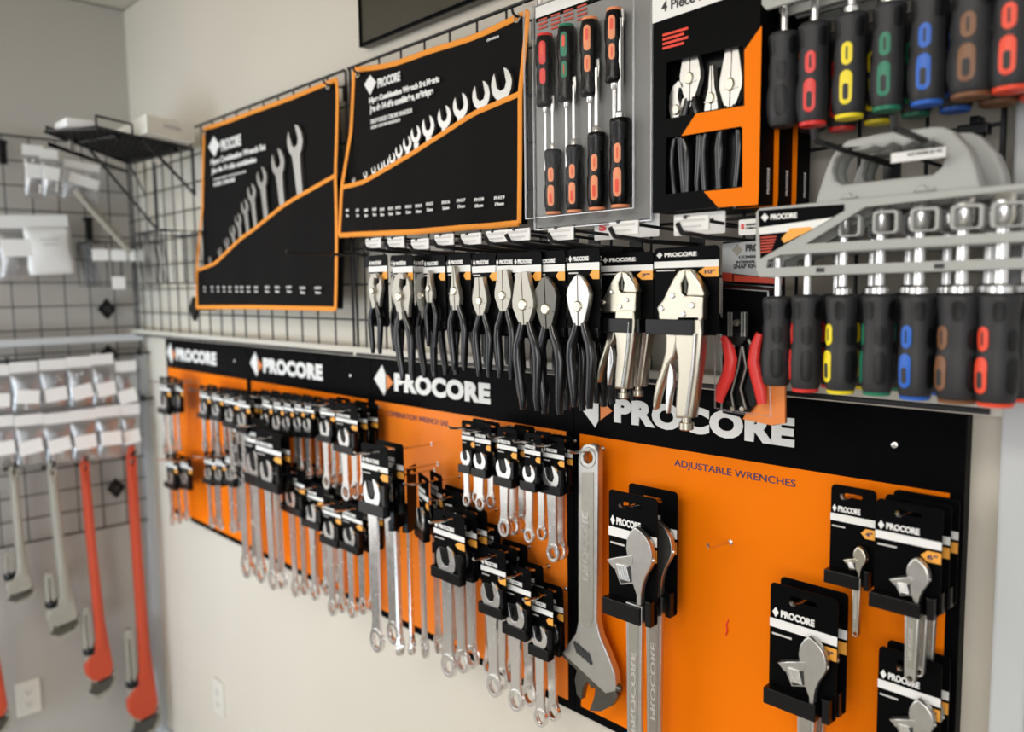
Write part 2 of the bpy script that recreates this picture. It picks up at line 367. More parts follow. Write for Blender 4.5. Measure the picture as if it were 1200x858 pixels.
def px_card(x0, x1, yt, yb, ytip, y, n, step, where, shift=(0, 0), yaw=0.0, w=None, peglen=.03, tips=None, pegside=True, tilt=0):
    cx = (x0+x1)/2; X, Z = at(cx, yt, y); zb = at(cx, yb, y)[1]; zt = at(cx, ytip, y)[1]
    w = w or abs(at(x1, yt, y)[0]-at(x0, yt, y)[0])
    base = None
    for k in range(n):
        lab = where[0] if k == 0 else where[k] if k < len(where) else where[-1]
        if k == 0: base = carded_combo(X, y, Z, w, Z-zb, Z-zt, lab, rz=yaw); o = base
        else:
            o = dup(base, (X+shift[0]*k, y+step*k, Z+shift[1]*k), lab)
        o.rotation_euler = (random.uniform(-.01, .02), random.uniform(-.02, .02)+tilt, yaw+random.uniform(-.05, .05)*(k > 0))
    h = Z-zb
    peg(X, -.0005, Z-h*.10-.005, y-peglen, where[0].split(' on ')[-1].join(['chrome peg carrying the wrenches on ', '']) if False else ('chrome peg holding ' + PEGW[0]), 'chrome pegs of the display boards')
    return base
PEGW = ['']
def row(items, rowname, board, size='chrome combination wrench'):
    for i, it in enumerate(items):
        n = it['n']; hook = it.get('hook', ORD[i]+' hook')
        labs = []
        for k in range(n):
            pos = 'front' if k == 0 else ('rearmost' if k == n-1 and n > 1 else ['', 'second', 'third', 'fourth', 'fifth'][k])
            labs.append('%s carded wrench on the %s of %s row, %s board' % (pos, hook, rowname, board))
        PEGW[0] = 'the %s in the %s row, %s board' % (hook.replace(' hook', '')+' wrench stack', rowname, board)
        px_card(*it['b'], it.get('y', -.08), n, it.get('step', .022), labs, yaw=it.get('yaw', 0), w=it.get('w'), tilt=it.get('tilt', 0), peglen=it.get('pl', .045))

# third board, upper row of small wrenches
row([dict(b=(541, 556, 493, 553, 592), n=2, y=-.07, step=.026),
     dict(b=(557, 575, 496, 558, 597), n=2, y=-.07, step=.022),
     dict(b=(583, 606, 502, 569, 628), n=3, y=-.07, step=.02),
     dict(b=(615, 634, 508, 574, 635), n=2, y=-.07, step=.025),
     dict(b=(636, 661, 512, 578, 657), n=2, y=-.055, step=.02)], 'upper', 'third')
# third board, long diagonal row
row([dict(b=(423, 454, 521, 601, 757), n=2, y=-.14, step=.036),
     dict(b=(458, 474, 542, 618, 765), n=1, y=-.10, yaw=-1.0, w=.055),
     dict(b=(474, 490, 546, 620, 761), n=1, y=-.06, yaw=-1.0, w=.05, tilt=-.05),
     dict(b=(484, 508, 557, 630, 768), n=2, y=-.09, step=.03, yaw=-.35),
     dict(b=(510, 540, 574, 650, 770), n=2, y=-.06, step=.022),
     dict(b=(508, 544, 600, 679, 791), n=3, y=-.115, step=.026),
     dict(b=(563, 586, 613, 680, 790), n=1, y=-.045),
     dict(b=(563, 592, 643, 719, 813), n=3, y=-.09, step=.026),
     dict(b=(593, 622, 664, 744, 830), n=2, y=-.075, step=.028),
     dict(b=(623, 648, 689, 768, 848), n=2, y=-.06, step=.024)], 'diagonal', 'third')
# second board
row([dict(b=(296, 306, 458, 508, 545), n=2, y=-.06), dict(b=(308, 319, 459, 508, 552), n=2, y=-.07, tilt=.04), dict(b=(321, 332, 461, 510, 553), n=2, y=-.07),
     dict(b=(333, 344, 463, 511, 553), n=2, y=-.07, tilt=.04), dict(b=(345, 356, 464, 511, 556), n=2, y=-.07), dict(b=(357, 368, 466, 512, 560), n=2, y=-.07),
     dict(b=(375, 392, 468, 517, 571), n=3, y=-.075, step=.02), dict(b=(393, 418, 474, 530, 585), n=3, y=-.085, step=.025)], 'upper', 'second')
row([dict(b=(272, 294, 478, 558, 672), n=2, y=-.07, step=.03), dict(b=(286, 309, 490, 567, 678), n=1, y=-.09), dict(b=(299, 328, 505, 573, 687), n=2, y=-.125, step=.022),
     dict(b=(329, 356, 548, 600, 697), n=3, y=-.09, step=.028), dict(b=(356, 378, 565, 617, 700), n=3, y=-.08, step=.03),
     dict(b=(377, 399, 584, 637, 718), n=2, y=-.08, step=.028), dict(b=(401, 424, 590, 645, 722), n=3, y=-.08, step=.026)], 'lower', 'second')
# leftmost board
row([dict(b=(187, 199, 442, 484, 531), n=2, y=-.08), dict(b=(204, 214, 444, 482, 527), n=1, y=-.06), dict(b=(234, 246, 452, 490, 528), n=2, y=-.07),
     dict(b=(248, 261, 455, 492, 532), n=2, y=-.07), dict(b=(262, 279, 457, 500, 560), n=2, y=-.09), dict(b=(278, 292, 460, 506, 560), n=2, y=-.09)], 'upper', 'leftmost')
row([dict(b=(194, 207, 533, 571, 613), n=2, y=-.07), dict(b=(211, 224, 535, 571, 609), n=1, y=-.06), dict(b=(239, 252, 530, 566, 616), n=2, y=-.07),
     dict(b=(252, 264, 532, 567, 618), n=1, y=-.07), dict(b=(264, 277, 528, 568, 622), n=2, y=-.08)], 'lower', 'leftmost')

# ------------------------------------------------------------------ adjustable wrenches
_h0 = at(890+230/4.82, 680+480/4.82, -.07)
def _tr(P): return [((at(890+a/4.82, 680+b/4.82, -.07)[0]-_h0[0])/.060, (at(890+a/4.82, 680+b/4.82, -.07)[1]-_h0[1])/.060) for a, b in P]
HEADB = _tr([(262, 322), (284, 336), (322, 372), (350, 418), (362, 470), (360, 512), (345, 540), (318, 577), (300, 620), (292, 660), (290, 715), (262, 715), (264, 660), (243, 604), (168, 600), (136, 522), (160, 500), (235, 476), (212, 460), (205, 420), (213, 372), (238, 336)])
HEADJ = _tr([(90, 464), (150, 459), (250, 459), (246, 506), (148, 520), (130, 515)])
KN = _tr([(165, 530), (178, 534), (191, 538), (204, 542), (217, 547)]); PIN = _tr([(362, 500)])[0]
def adj_parts(t, S, L, y=-.010, ang=0.0, m='satin', th=.010, flip=False):
    # head traced in head units (head width about 1), jaws towards -x side; handle goes down to -L
    f = (lambda P: [((-x if flip else x)*S, z*S) for x, z in P])
    body = HEADB
    mb = MB().mesh(plate_mesh([f(body)], th, .0016), Matrix.Translation((0, y, 0)))
    hb = (.08+.0)*S*(-1 if flip else 1)
    wt, wb = .19*S, .15*S
    z0 = -.84*S; z1 = -L
    mb.mesh(plate_mesh([[(hb-wt, z0), (hb-wb, z1), (hb-wb*.7, z1-wb*.75), (hb, z1-wb*1.05), (hb+wb*.7, z1-wb*.75), (hb+wb, z1), (hb+wt, z0)], circ(hb, z1, wb*.52, 16)], th*.8, .0012), Matrix.Translation((0, y, 0)))
    w = mb.build('wrench_body', M[m], t, True)
    rc = MB(); rc.prism([(hb-wt*.60, z0-.10*S), (hb-wb*.58, z1+wb*2.2), (hb+wb*.58, z1+wb*2.2), (hb+wt*.60, z0-.10*S)], y-th*.4-.0006, y-th*.4+.0004)
    r_ = rc.build('handle_recess', M['brush'], t)
    tx_ = MB(); me = text_mesh('PROCORE', .02); 
    a = MB(); zl = abs(z1-z0)*.45; zc = (z0+z1)/2
    bbx = [v.co.x for v in me.vertices]; bbz = [v.co.z for v in me.vertices]; sc_ = zl/(max(bbx)-min(bbx)); sz_ = wb*.75/(max(bbz)-min(bbz))
    a.mesh(me, Matrix.Translation((hb-wb*.36, y-th*.4-.0009, zc-zl/2)) @ Matrix.Rotation(-PI/2, 4, 'Y') @ Matrix.Diagonal((sc_, .1, -sz_, 1)))
    a.build('raised_lettering', M['chrome'], t)
    jaw = HEADJ
    MB().mesh(plate_mesh([f(jaw)], th*1.15, .0012), Matrix.Translation((0, y, 0))).build('movable_jaw', M[m], t, True)
    k = MB()
    for p in KN: k.box(p[0]*S, y-th*.62, p[1]*S, S*.05, S*.05, S*.30, Matrix.Rotation(-.30, 3, 'Y'))
    k.build('knurl', M['chrome'], t, bevel=S*.012)
    MB().prism(f(_tr([(150, 524), (236, 512), (240, 592), (176, 592)])), y-th*.5-.0004, y-th*.4).build('knurl_window', M['slot'], t)
    MB().lathe([(S*.045, 0), (S*.05, S*.02), (S*.03, S*.05)], PIN[0]*S-S*.03, y, PIN[1]*S, 10, 'x').build('pin', M['chrome'], t, True)
    return w
def carded_adj(x0, x1, yt, yb, y, hp, S, ytip, label, n, step, blabels, tag, roll=0.0, m='satin', stripe_end=True):
    cx = (x0+x1)/2; X, Z = at(cx, yt, y); zb = at(cx, yb, y)[1]; W_ = abs(at(x1, yt, y)[0]-at(x0, yt, y)[0]); h = Z-zb
    t = thing('carded_adjustable_wrench', label, 'adjustable wrench', (X, y, Z))
    card_front(t, W_, h, tag)
    MB().prism([(-W_*.48, -h*.86), (W_*.30, -h*.86), (W_*.30, -h), (-W_*.48, -h)], -.0185, -.0008).prism([(W_*.36, -h*.80), (W_*.47, -h*.80), (W_*.47, -h), (W_*.36, -h)], -.013, -.0008).build('band', M['plastic'], t, bevel=.001)
    hx, hz = at(hp[0], hp[1], y-.01); hx -= X; hz -= Z; L = hz+Z-at(hp[0], ytip, y)[1]
    g = bpy.data.objects.new('wrench', None); 
    before = set(bpy.data.objects)
    adj_parts(t, S, L, -.0105, m=m)
    for o in set(bpy.data.objects)-before: o.location = (hx, 0, hz); o.rotation_euler = (0, roll, 0)
    for k in range(1, n): dup(t, (X+.002*k, y+step*k, Z+.002*k), blabels[k-1])
    peg(X-.002, -.0005, Z-h*.095-.003, y-.028, 'chrome peg holding the '+blabels[-1] if False else 'chrome peg holding '+tag.replace('"', ' inch')+' adjustable wrenches on the rightmost board', 'chrome pegs of the display boards')
    return t
carded_adj(713, 770, 579, 724, -.075, (741, 655), .078, 905, 'large adjustable wrench on black card, front of the pair beside the bare long wrench', 2, .045,
    ['large adjustable wrench on black card, half hidden behind its twin'], '12"')
carded_adj(902, 982, 692, 833, -.060, (943, 778), .060, 960, 'medium adjustable wrench on black card, front one at bottom centre of rightmost board', 2, .022,
    ['medium adjustable wrench on black card, rearmost at bottom centre'], '10"')
carded_adj(974, 1027, 571, 685, -.035, (1004, 655), .026, 738, 'smallest adjustable wrench on black card, left of the upper right stack', 1, .02, ['smallest'], '4"', m='nickel')
carded_adj(1026, 1105, 590, 716, -.060, (1068, 678), .040, 790, 'small adjustable wrench on black card, front one in the upper right stack', 3, .0195,
    ['small adjustable wrench on black card, second in the upper right stack', 'small adjustable wrench on black card, rearmost in the upper right stack'], '6"')
carded_adj(1029, 1104, 767, 900, -.040, (1071, 845), .046, 985, 'adjustable wrench on black card in the bottom right corner of the board', 2, .0195, ['adjustable wrench card behind the one in the bottom right corner of the board'], '8"')

# bare big adjustable wrench hanging upside down (outline traced, real size 46 cm)
def tr(P, y, X, Z): return [(at(a, b, y)[0]-X, at(a, b, y)[1]-Z) for a, b in P]
Y = -.035; X, Z = at(691, 532, Y)
t = thing('adjustable_wrench', 'long bare steel adjustable wrench hanging upside down at the left edge of rightmost board', 'adjustable wrench', (X, Y, Z))
def conv(P, s, ox, oy): return [(ox+a/s, oy+b/s) for a, b in P]
S3 = 499/220.
hand = conv([(92, 130), (95, 108), (108, 93), (122, 90), (137, 97), (145, 115), (144, 300), (141, 560), (150, 600), (172, 650), (190, 700), (194, 745), (165, 752), (130, 720), (50, 645), (62, 625), (86, 590), (92, 560), (92, 300)], S3, 640, 480)
hole = conv([(118+12*math.cos(2*PI*k/16), 127+15*math.sin(2*PI*k/16)) for k in range(16)], S3, 640, 480)
MB().mesh(plate_mesh([tr(hand, Y, X, Z), tr(hole, Y, X, Z)], .014, .0022)).build('wrench_body', M['satin'], t, True)
rec = conv([(103, 165), (134, 165), (133, 555), (126, 575), (108, 575), (101, 555)], S3, 640, 480)
MB().prism(tr(rec, Y, X, Z), -.0078, -.0066).build('handle_recess', M['brush'], t)
ring = conv([(118+21*math.cos(2*PI*k/20), 127+27*math.sin(2*PI*k/20)) for k in range(20)], S3, 640, 480)
rl = [(p[0], -.0072, p[1]) for p in tr(ring, Y, X, Z)]
MB().tube(rl, .0012, 6, closed=True).build('hole_rim', M['satin'], t, True)
fj = conv([(132, 715), (192, 748), (196, 760), (180, 785), (150, 800), (120, 798), (132, 765), (136, 745)], S3, 640, 480)
MB().mesh(plate_mesh([tr(fj, Y, X, Z)], .012, .0016)).build('fixed_jaw', M['dark'], t, True)
mj = conv([(48, 640), (62, 650), (130, 712), (140, 728), (128, 740), (116, 720), (105, 735), (99, 768), (88, 755), (82, 715), (88, 690), (50, 655)], S3, 640, 480)
MB().mesh(plate_mesh([tr(mj, Y, X, Z)], .013, .0016)).build('movable_jaw', M['dark'], t, True)
kn = MB()
for i in range(6):
    p = conv([(88+7*i, 628+8*i*.75)], S3, 640, 480)[0]; q = at(p[0], p[1], Y); kn.box(q[0]-X, -.0078, q[1]-Z, .0042, .004, .020, Matrix.Rotation(-.45, 3, 'Y'))
kn.build('knurl', M['slot'], t, bevel=.001)
q = at(*conv([(188, 738)], S3, 640, 480)[0], Y)
MB().lathe([(.006, 0), (.0075, .004), (.004, .010)], q[0]-X, 0, q[1]-Z, 10, 'x').build('pin', M['dark'], t, True)
a = MB(); me = text_mesh('PROCORE', .02); bbx = [v.co.x for v in me.vertices]; q0 = at(691, 680, Y); q1 = at(691, 600, Y)
sc_ = (q1[1]-q0[1])/(max(bbx)-min(bbx)); a.mesh(me, Matrix.Translation((q0[0]-X-.008, -.0082, q0[1]-Z)) @ Matrix.Rotation(-PI/2, 4, 'Y') @ Matrix.Diagonal((sc_, .1, -.018, 1)))
a.build('raised_lettering', M['chrome'], t)
peg(X, -.0005, Z+.004, Y-.05, 'chrome peg carrying the long bare adjustable wrench', 'chrome pegs of the display boards')
q = at(857, 635, 0); peg(q[0], -.0005, q[1], -.06, 'empty chrome peg right of the large adjustable wrenches', None)
q = at(853, 735, 0)
tagp(MB().tube([(-.002, -.002, -.012), (.001, -.004, -.004), (-.001, -.003, .004), (.002, -.002, .012)], .0011, 6).build('red_fastener', M['mark'], None, loc=(q[0], 0, q[1])), 'tiny red plastic fastener stuck on the orange board', 'fastener')

# ------------------------------------------------------------------ tool rolls
def wrench_head_only(R, L, t=.004):
    mb = MB(); combo_mesh(mb, R, L, t); return mb
def tool_roll(label, cor, y, pocket, heads, wlab, lean, textspec, marks, wave, hookpts, side):
    (x0, z0), (x1, z1), (x2, z2), (x3, z3) = [at(a, b, y) for a, b in cor]      # TL TR BR BL
    X, Z = x0, z0; t = thing('tool_roll', label, 'tool roll', (X, y, Z), 'cloth tool rolls')
    def P(u, v, d=0):
        xt, zt = x0+(x1-x0)*u, z0+(z1-z0)*u-wave[0]*math.sin(PI*u)*(1+.25*math.sin(9*u)); xb, zb = x3+(x2-x3)*u, z3+(z2-z3)*u-wave[1]*math.sin(PI*u)
        bx = wave[2]*math.sin(PI*v)*(u-.4)
        return (xt+(xb-xt)*v+bx-X, .0035*math.sin(u*13+v*2)*(.3+.7*v)+.0012*math.sin(u*31)*v+d, zt+(zb-zt)*v-Z)
    pk = [at(a, b, y) for a, b in pocket]
    def pz(x):
        for i in range(len(pk)-1):
            if x <= pk[i+1][0] or i == len(pk)-2:
                f = (x-pk[i][0])/(pk[i+1][0]-pk[i][0]); return pk[i][1]+(pk[i+1][1]-pk[i][1])*f
    def pv(u):
        a = P(u, 0); b = P(u, 1); m = P(u, .6); return min(.97, max(.03, (a[2]-(pz(m[0]+X)-Z))/(a[2]-b[2])))
    def sheet(vtop, name, d, th, parent, m):
        bm = bmesh.new(); nu, nv = 48, 20; g = []
        for i in range(nu+1):
            u = i/nu; va = vtop(u); g.append([bm.verts.new(P(u, va+(1-va)*j/nv, d)) for j in range(nv+1)])
        for i in range(nu):
            for j in range(nv): bm.faces.new((g[i][j], g[i][j+1], g[i+1][j+1], g[i+1][j]))
        mb = MB(); mb.bm.free(); mb.bm = bm; o = mb.build(name, m, parent, True)
        s = o.modifiers.new('thickness', 'SOLIDIFY'); s.thickness = th; s.offset = 0; return o
    sheet(lambda u: 0, 'back_cloth', 0, .0016, t, M['bfab'])
    # the pocket: with one soft bulge per wrench
    base = P
    sheet(pv, 'pocket', -.017, .0016, t, M['bfab'])
    r = .0052
    top = [P(k/30, 0, -.001) for k in range(31)]; bot = [P(k/30, 1, -.0185) for k in range(31)]; le = [P(0, k/16, -.002-.0165*min(1, max(0, (k/16-pv(0)+.35)/.35))) for k in range(17)]; ri = [P(1, k/16, -.002-.0165*min(1, max(0, (k/16-pv(1)+.35)/.35))) for k in range(17)]
    MB().tube(top, r, 8, 1.0, .45).tube(bot, r, 8, 1.0, .45).tube(le, r, 8, 1.0, .45).tube(ri, r, 8, 1.0, .45).build('edge_binding', M['ofab'], t, True)
    MB().tube([P(k/40, pv(k/40), -.0185) for k in range(41)], r*.9, 8, 1.0, .4).build('pocket_binding', M['ofab'], t, True)
    # stitched seams of the pocket
    for s_, (a, b) in enumerate(marks):
        q = at(a, b, y)
    for (txt, pa, pb, bold) in textspec:
        a, b = at(*pa, y), at(*pb, y)     # pa: bottom left, pb: top right
        put_text(MB(), txt, a[0]-X, b[0]-X, a[1]-Z, b[1]-Z, -.0190 if a[1] < pz(a[0]) else -.0065, bold).build('cloth_print', M['white'], t)
    lg = textspec[0]; 
    for q in hookpts:
        gx, gz = at(*q, y); MB().tube([(gx-X+.006*math.cos(k*PI/6), -.010, gz-Z+.006*math.sin(k*PI/6)) for k in range(12)], .0016, 6, closed=True).build('grommet', M['nickel'], t, True)
    for i, (hx, hy, Rpx) in enumerate(heads):
        a = at(hx, hy, y); X2 = a[0]
        R = Rpx*1.35; L = (a[1]-pz(a[0]))+.022
        w_ = thing('combination_wrench', '%s wrench from the left, standing in the pocket of the %s tool roll' % (ORD[i], side), 'wrench', (a[0], y-.0090, a[1]), 'wrenches in the %s tool roll' % side)
        w_.rotation_euler = (0, lean, 0)
        mb = MB(); mb.mesh(plate_mesh([c_head(R)], min(.0075, R*.4), .0006)); mb.build('open_end', M['satin'], w_, True)
        hw = R*.42
        MB().prism([(-hw*1.2, -R*.75), (hw*1.2, -R*.75), (hw*.95, -R*2), (hw*.8, -L), (-hw*.8, -L), (-hw*.95, -R*2)], -R*.13, R*.13).build('shaft', M['satin'], w_, bevel=.0008)
    return t
Y2 = -.055
tool_roll('black cloth tool roll with orange binding, the right and sharper one of two', [(416, 82), (619, 14), (617, 262), (405, 276)], Y2,
    [(414, 219), (437, 214), (468, 196), (501, 174), (535, 153), (569, 133), (617, 112)],
    [(419, 211, .004), (433, 205, .0056), (443, 200, .0062), (451, 196, .007), (458, 192, .0075), (465, 186, .008), (473, 178, .009), (483, 169, .0105), (493, 158, .0115), (508, 149, .014), (527, 138, .0145), (546, 125, .0155), (570, 113, .017), (594, 100, .019)], '', .02,
    [('PROCORE', (446, 104), (472, 84), .04), ('14pce Combination Wrench Set Metric', (436, 124), (518, 89), .05), ('Jeu de 14 clés combinées, métrique', (437, 135), (511, 102), .05), ('DROP FORGED CHROME VANADIUM', (438, 146), (486, 127), .02), ('ACIER CHROME-VANADIUM', (438, 152), (472, 139), .02), ('OFWM14', (574, 50), (588, 42), .02)],
    [], (.015, .003, 0), [(424, 88), (611, 23)], 'right')
Y1 = -.055
tool_roll('black cloth tool roll with orange binding, the left one of two, near the corner', [(240, 151), (395, 93), (401, 362), (237, 360)], Y1,
    [(238, 317), (262, 309), (293, 278), (335, 245), (386, 215)],
    [(250, 304, .006), (262, 295, .008), (270, 284, .0095), (277, 271, .011), (284, 258, .0125), (292, 243, .014), (300, 226, .016), (312, 209, .019), (331, 191, .023), (351, 166, .026)], '', -.13,
    [('PROCORE', (262, 178), (285, 157), .04), ('14pce Combination Wrench Set', (250, 196), (314, 168), .03), ('Jeu de 14 clés combinées', (251, 206), (303, 183), .03), ('CHROME VANADIUM', (253, 212), (291, 200), .02), ('ACIER CHROME', (253, 219), (278, 208), .02)],
    [], (.004, -.002, .02), [(244, 156), (389, 102)], 'left')
# roll logos (white kite) and size marks printed along the bottom
for nm, pts, ms in (('right', [(431, 100), (438, 89), (445, 97), (438, 112)], [(419, 249), (431, 249), (441, 249), (451, 248), (460, 248), (470, 247), (479, 246), (491, 245), (503, 244), (516, 242), (535, 240), (553, 238), (574, 237), (598, 235)]),
                    ('left', [(248, 173), (254, 160), (261, 170), (255, 184)], [(250, 338), (259, 338), (266, 338), (273, 338), (280, 338), (288, 338), (294, 338), (302, 338), (311, 338), (324, 338), (336, 338), (350, 338), (366, 339), (384, 339)])):
    root = [o for o in bpy.data.objects if o.name.startswith('tool_roll') and o.get('label') and ('right' in o['label']) == (nm == 'right')][0]
    X, Z = root.location.x, root.location.z-Z0; y = root.location.y
    MB().prism([(at(a, b, y)[0]-X, at(a, b, y)[1]-Z) for a, b in pts], -.0085, -.0078).build('logo', M['white'], root)
    for k, (a, b) in enumerate(ms):
        x_, z_ = at(a, b, y); wd = .010+.0012*k
        mm = MB(); put_text(mm, 'FH%02d' % (6+k), x_-X-wd/2, x_-X+wd/2, z_-Z, z_-Z+.006, -.0245, .03); put_text(mm, '%dmm' % (6+k), x_-X-wd*.42, x_-X+wd*.42, z_-Z-.010, z_-Z-.004, -.0245, .03)
        mm.build('size_mark', M['white'], root)

def grid_hook(x, z, y1, label, r=.0028, up=.012, rise=.0, y0=-.026, group='black hooks on the wire grid', slope=0):
    t = thing('grid_hook', label, 'hook', (x, y0, z), group)
    MB().box(0, -.0015, -.010, .020, .003, .034).build('back_clip', M['wire'], t, bevel=.001)
    L = y0-y1
    MB().tube([(0, 0, 0), (0, -L*.5, slope*.5), (0, -L+.006, slope), (0, -L, slope+.003), (0, -L-.003, slope+up)], r, 8).build('prong', M['wire'], t, True)
    return t
for (a, b, l) in ((424, 88, 'short grid hook at the top left corner of the right tool roll'), (611, 23, 'short grid hook at the top right corner of the right tool roll'), (389, 102, 'short grid hook at the top right corner of the left tool roll'), (244, 156, 'short grid hook at the top left corner of the left tool roll')):
    x_, z_ = at(a, b, -.060); grid_hook(x_, z_+.003, -.078, l, .0022, .010, group=None)
x_, z_ = at(337, 297, -.21); grid_hook(x_, z_, -.21, 'long empty black hook reaching across the lower left tool roll', .003, .004, group=None)

# ------------------------------------------------------------------ scan hooks with white price plates above the pliers
tips = [(425, 285), (451, 284), (479, 286), (507, 281), (538, 280), (568, 277), (593, 275), (642, 274), (715, 267), (794, 262)]
HK = []
for i, (a, b) in enumerate(tips):
    yt = -.215; x_, z_ = at(a, b, yt); HK.append(x_)
    t = thing('price_hook', '%s of ten long black hooks with white price plate above the pliers, from left' % ORD[i], 'hook', (x_, -.026, z_-.016), 'long price hooks above the pliers')
    L = .189
    MB().box(0, -.0015, 0, .024, .003, .045).build('back_clip', M['wire'], t, bevel=.001)
    MB().tube([(0, 0, 0), (0, -L*.6, .002), (0, -L+.008, .006), (0, -L, .016)], .0032, 8).build('prong', M['wire'], t, True)
    MB().tube([(0, 0, .016), (0, -L*.90, .024), (0, -L*.93, .024)], .0022, 8).build('label_arm', M['wire'], t, True)
    p = MB().box(.008, -L*.90-.002, .016, .046, .0025, .017).build('price_plate', M['white2'], t, bevel=.0006)
    MB().box(.006, -L*.90-.0037, .020, .040, .0005, .003).box(.006, -L*.90-.0037, .013, .030, .0005, .002).build('plate_print', M['grp'], p)

# ------------------------------------------------------------------ pliers
def half(pts, s, g, th, sgn): return [((p[0]*1.25*s+g)*sgn, -p[1]*s) for p in pts]
HEADS = dict(
    lineman=[(0, 0), (.045, .0), (.055, .06), (.085, .20), (.085, .25), (.055, .33), (.03, .38), (0, .38)],
    longnose=[(0, 0), (.012, 0), (.026, .16), (.05, .24), (.06, .31), (.05, .37), (.04, .42), (0, .42)],
    diagonal=[(0, 0), (.03, .02), (.075, .09), (.09, .15), (.075, .24), (.045, .34), (.03, .38), (0, .38)])
def pliers(t, kind, L, y, mt, dx=0, dz=0, grip='rub2', spread=1.0, handle0=.36):
    th = .009; mb = MB()
    if kind in HEADS:
        for sg in (-1, 1): mb.mesh(plate_mesh([half(HEADS[kind], L, .0006, th, sg)], th, .0008), Matrix.Translation((dx, y, dz)))
        mb.prism([(dx-.075*L, dz-.255*L), (dx+.075*L, dz-.255*L), (dx+.075*L, dz-.262*L), (dx-.075*L, dz-.262*L)], y-th/2-.0012, y-th/2+.001)
        zp = -.235
    elif kind == 'slip':
        mb.mesh(plate_mesh([[(p[0]*L, -p[1]*L) for p in [(.03, 0), (.09, .02), (.10, .07), (.04, .06), (.015, .12), (.035, .19), (.02, .30), (.05, .42), (-.02, .44), (-.06, .33), (-.10, .20), (-.09, .10), (-.04, .03)]]], th, .0010), Matrix.Translation((dx, y, dz)))
        mb.mesh(plate_mesh([[(p[0]*L, -p[1]*L) for p in [(.115, .04), (.15, .10), (.16, .2), (.12, .3), (.09, .42), (.04, .42), (.0, .3), (.02, .2), (.05, .14), (.10, .12)]]], th*.8, .0010), Matrix.Translation((dx, y+.003, dz)))
        zp = -.22
    mb.build('jaws', M[mt], t, True)
    px_ = dx+(.0 if kind in HEADS else .0*L)
    MB().lathe([(.006*L/.18, .0), (.0075*L/.18, .0015), (.0075*L/.18, .004)], px_, y-th/2-.0025, dz+zp*L, 14, 'y').build('pivot', M['nickel'], t, True)
    for sg in (-1, 1):
        sp = spread
        pts = [(.035, handle0), (.05*sp, handle0+.06), (.092*sp, .52), (.105*sp, .62), (.092*sp, .78), (.075*sp, .92), (.078*sp, 1.0)]
        rr = [.036, .045, .052, .053, .048, .043, .030]
        MB().tube([(dx+sg*a*L, y, dz-b*L) for a, b in pts], [q*L for q in rr], 10, .82, .75).build('grip', M[grip], t, True)
def card_box(t, w, h, tagtxt=None, stripe=(.20, .26), lz=(.09, .14)):
    card_front(t, w, h, tagtxt, stripe, True, lz, 1, (.27, .38))
def carded_pliers(cx, yt, y, w, h, kind, L, ztip_px, label, n=2, step=.05, mt='brush', roll=0.0, blab=None, spread=1.0, ylean=0):
    X, Z = at(cx, yt, y); t = thing('carded_pliers', label, 'pliers', (X, y, Z))
    card_front(t, w, h, None, (.155, .235), True, (.085, .135), 1, (.235, .335))
    tz = at(cx, ztip_px, y)[1]-Z
    before = set(bpy.data.objects); pliers(t, kind, L, -.009, mt, 0, 0, 'grip', spread)
    for o in set(bpy.data.objects)-before: o.location = (-.0, 0, tz); o.rotation_euler = (0, roll, 0)
    MB().prism([(-w*.47, -h*.86), (w*.47, -h*.86), (w*.47, -h*.97), (-w*.47, -h*.97)], -.0025, -.0008).build('band', M['plastic'], t, bevel=.0008)
    for k in range(1, n): dup(t, (X+.002*k, y+step*k, Z+.001*k), (blab or label).replace('rear copy', ['', 'middle copy', 'rear copy'][k]))
    return t
PL = [  # card centre px, top px, kind, length m, tip px, material, roll, depth, words
 (443, 299, 'slip', .152, 320, 'brush', .0, -.185, 'slip joint pliers with short grips'),
 (472, 299, 'slip', .195, 320, 'brush', -.10, -.185, 'long slip joint pliers slanting right'),
 (509, 299, 'longnose', .135, 317, 'brush', .0, -.165, 'short slim long nose pliers'),
 (538, 297, 'longnose', .178, 312, 'brush', -.04, -.165, 'long nose pliers with long thin tips'),
 (568, 297, 'lineman', .165, 325, 'brush', -.03, -.165, 'flat nose pliers right of the long nose pliers'),
 (596, 296, 'lineman', .175, 316, 'brush', .0, -.165, 'bright combination pliers'),
 (618, 295, 'lineman', .215, 319, 'brush', -.06, -.170, 'large linesman pliers with pale wide head'),
 (645, 294, 'diagonal', .21, 324, 'dark', -.05, -.165, 'dark headed diagonal cutters'),
 (665, 293, 'diagonal', .150, 331, 'brush', .0, -.145, 'small diagonal cutters'),
 (684, 291, 'diagonal', .195, 322, 'satin', -.02, -.165, 'big bright diagonal cutters')]
for i, (cx, yt, kind, L, tp, mt, roll, y, wd) in enumerate(PL):
    carded_pliers(cx, yt, y, .058, .125, kind, L*.93, tp, wd+', front copy on the '+ORD[i]+' hook', 3, .045, mt, roll, wd+', rear copy on the '+ORD[i]+' hook')

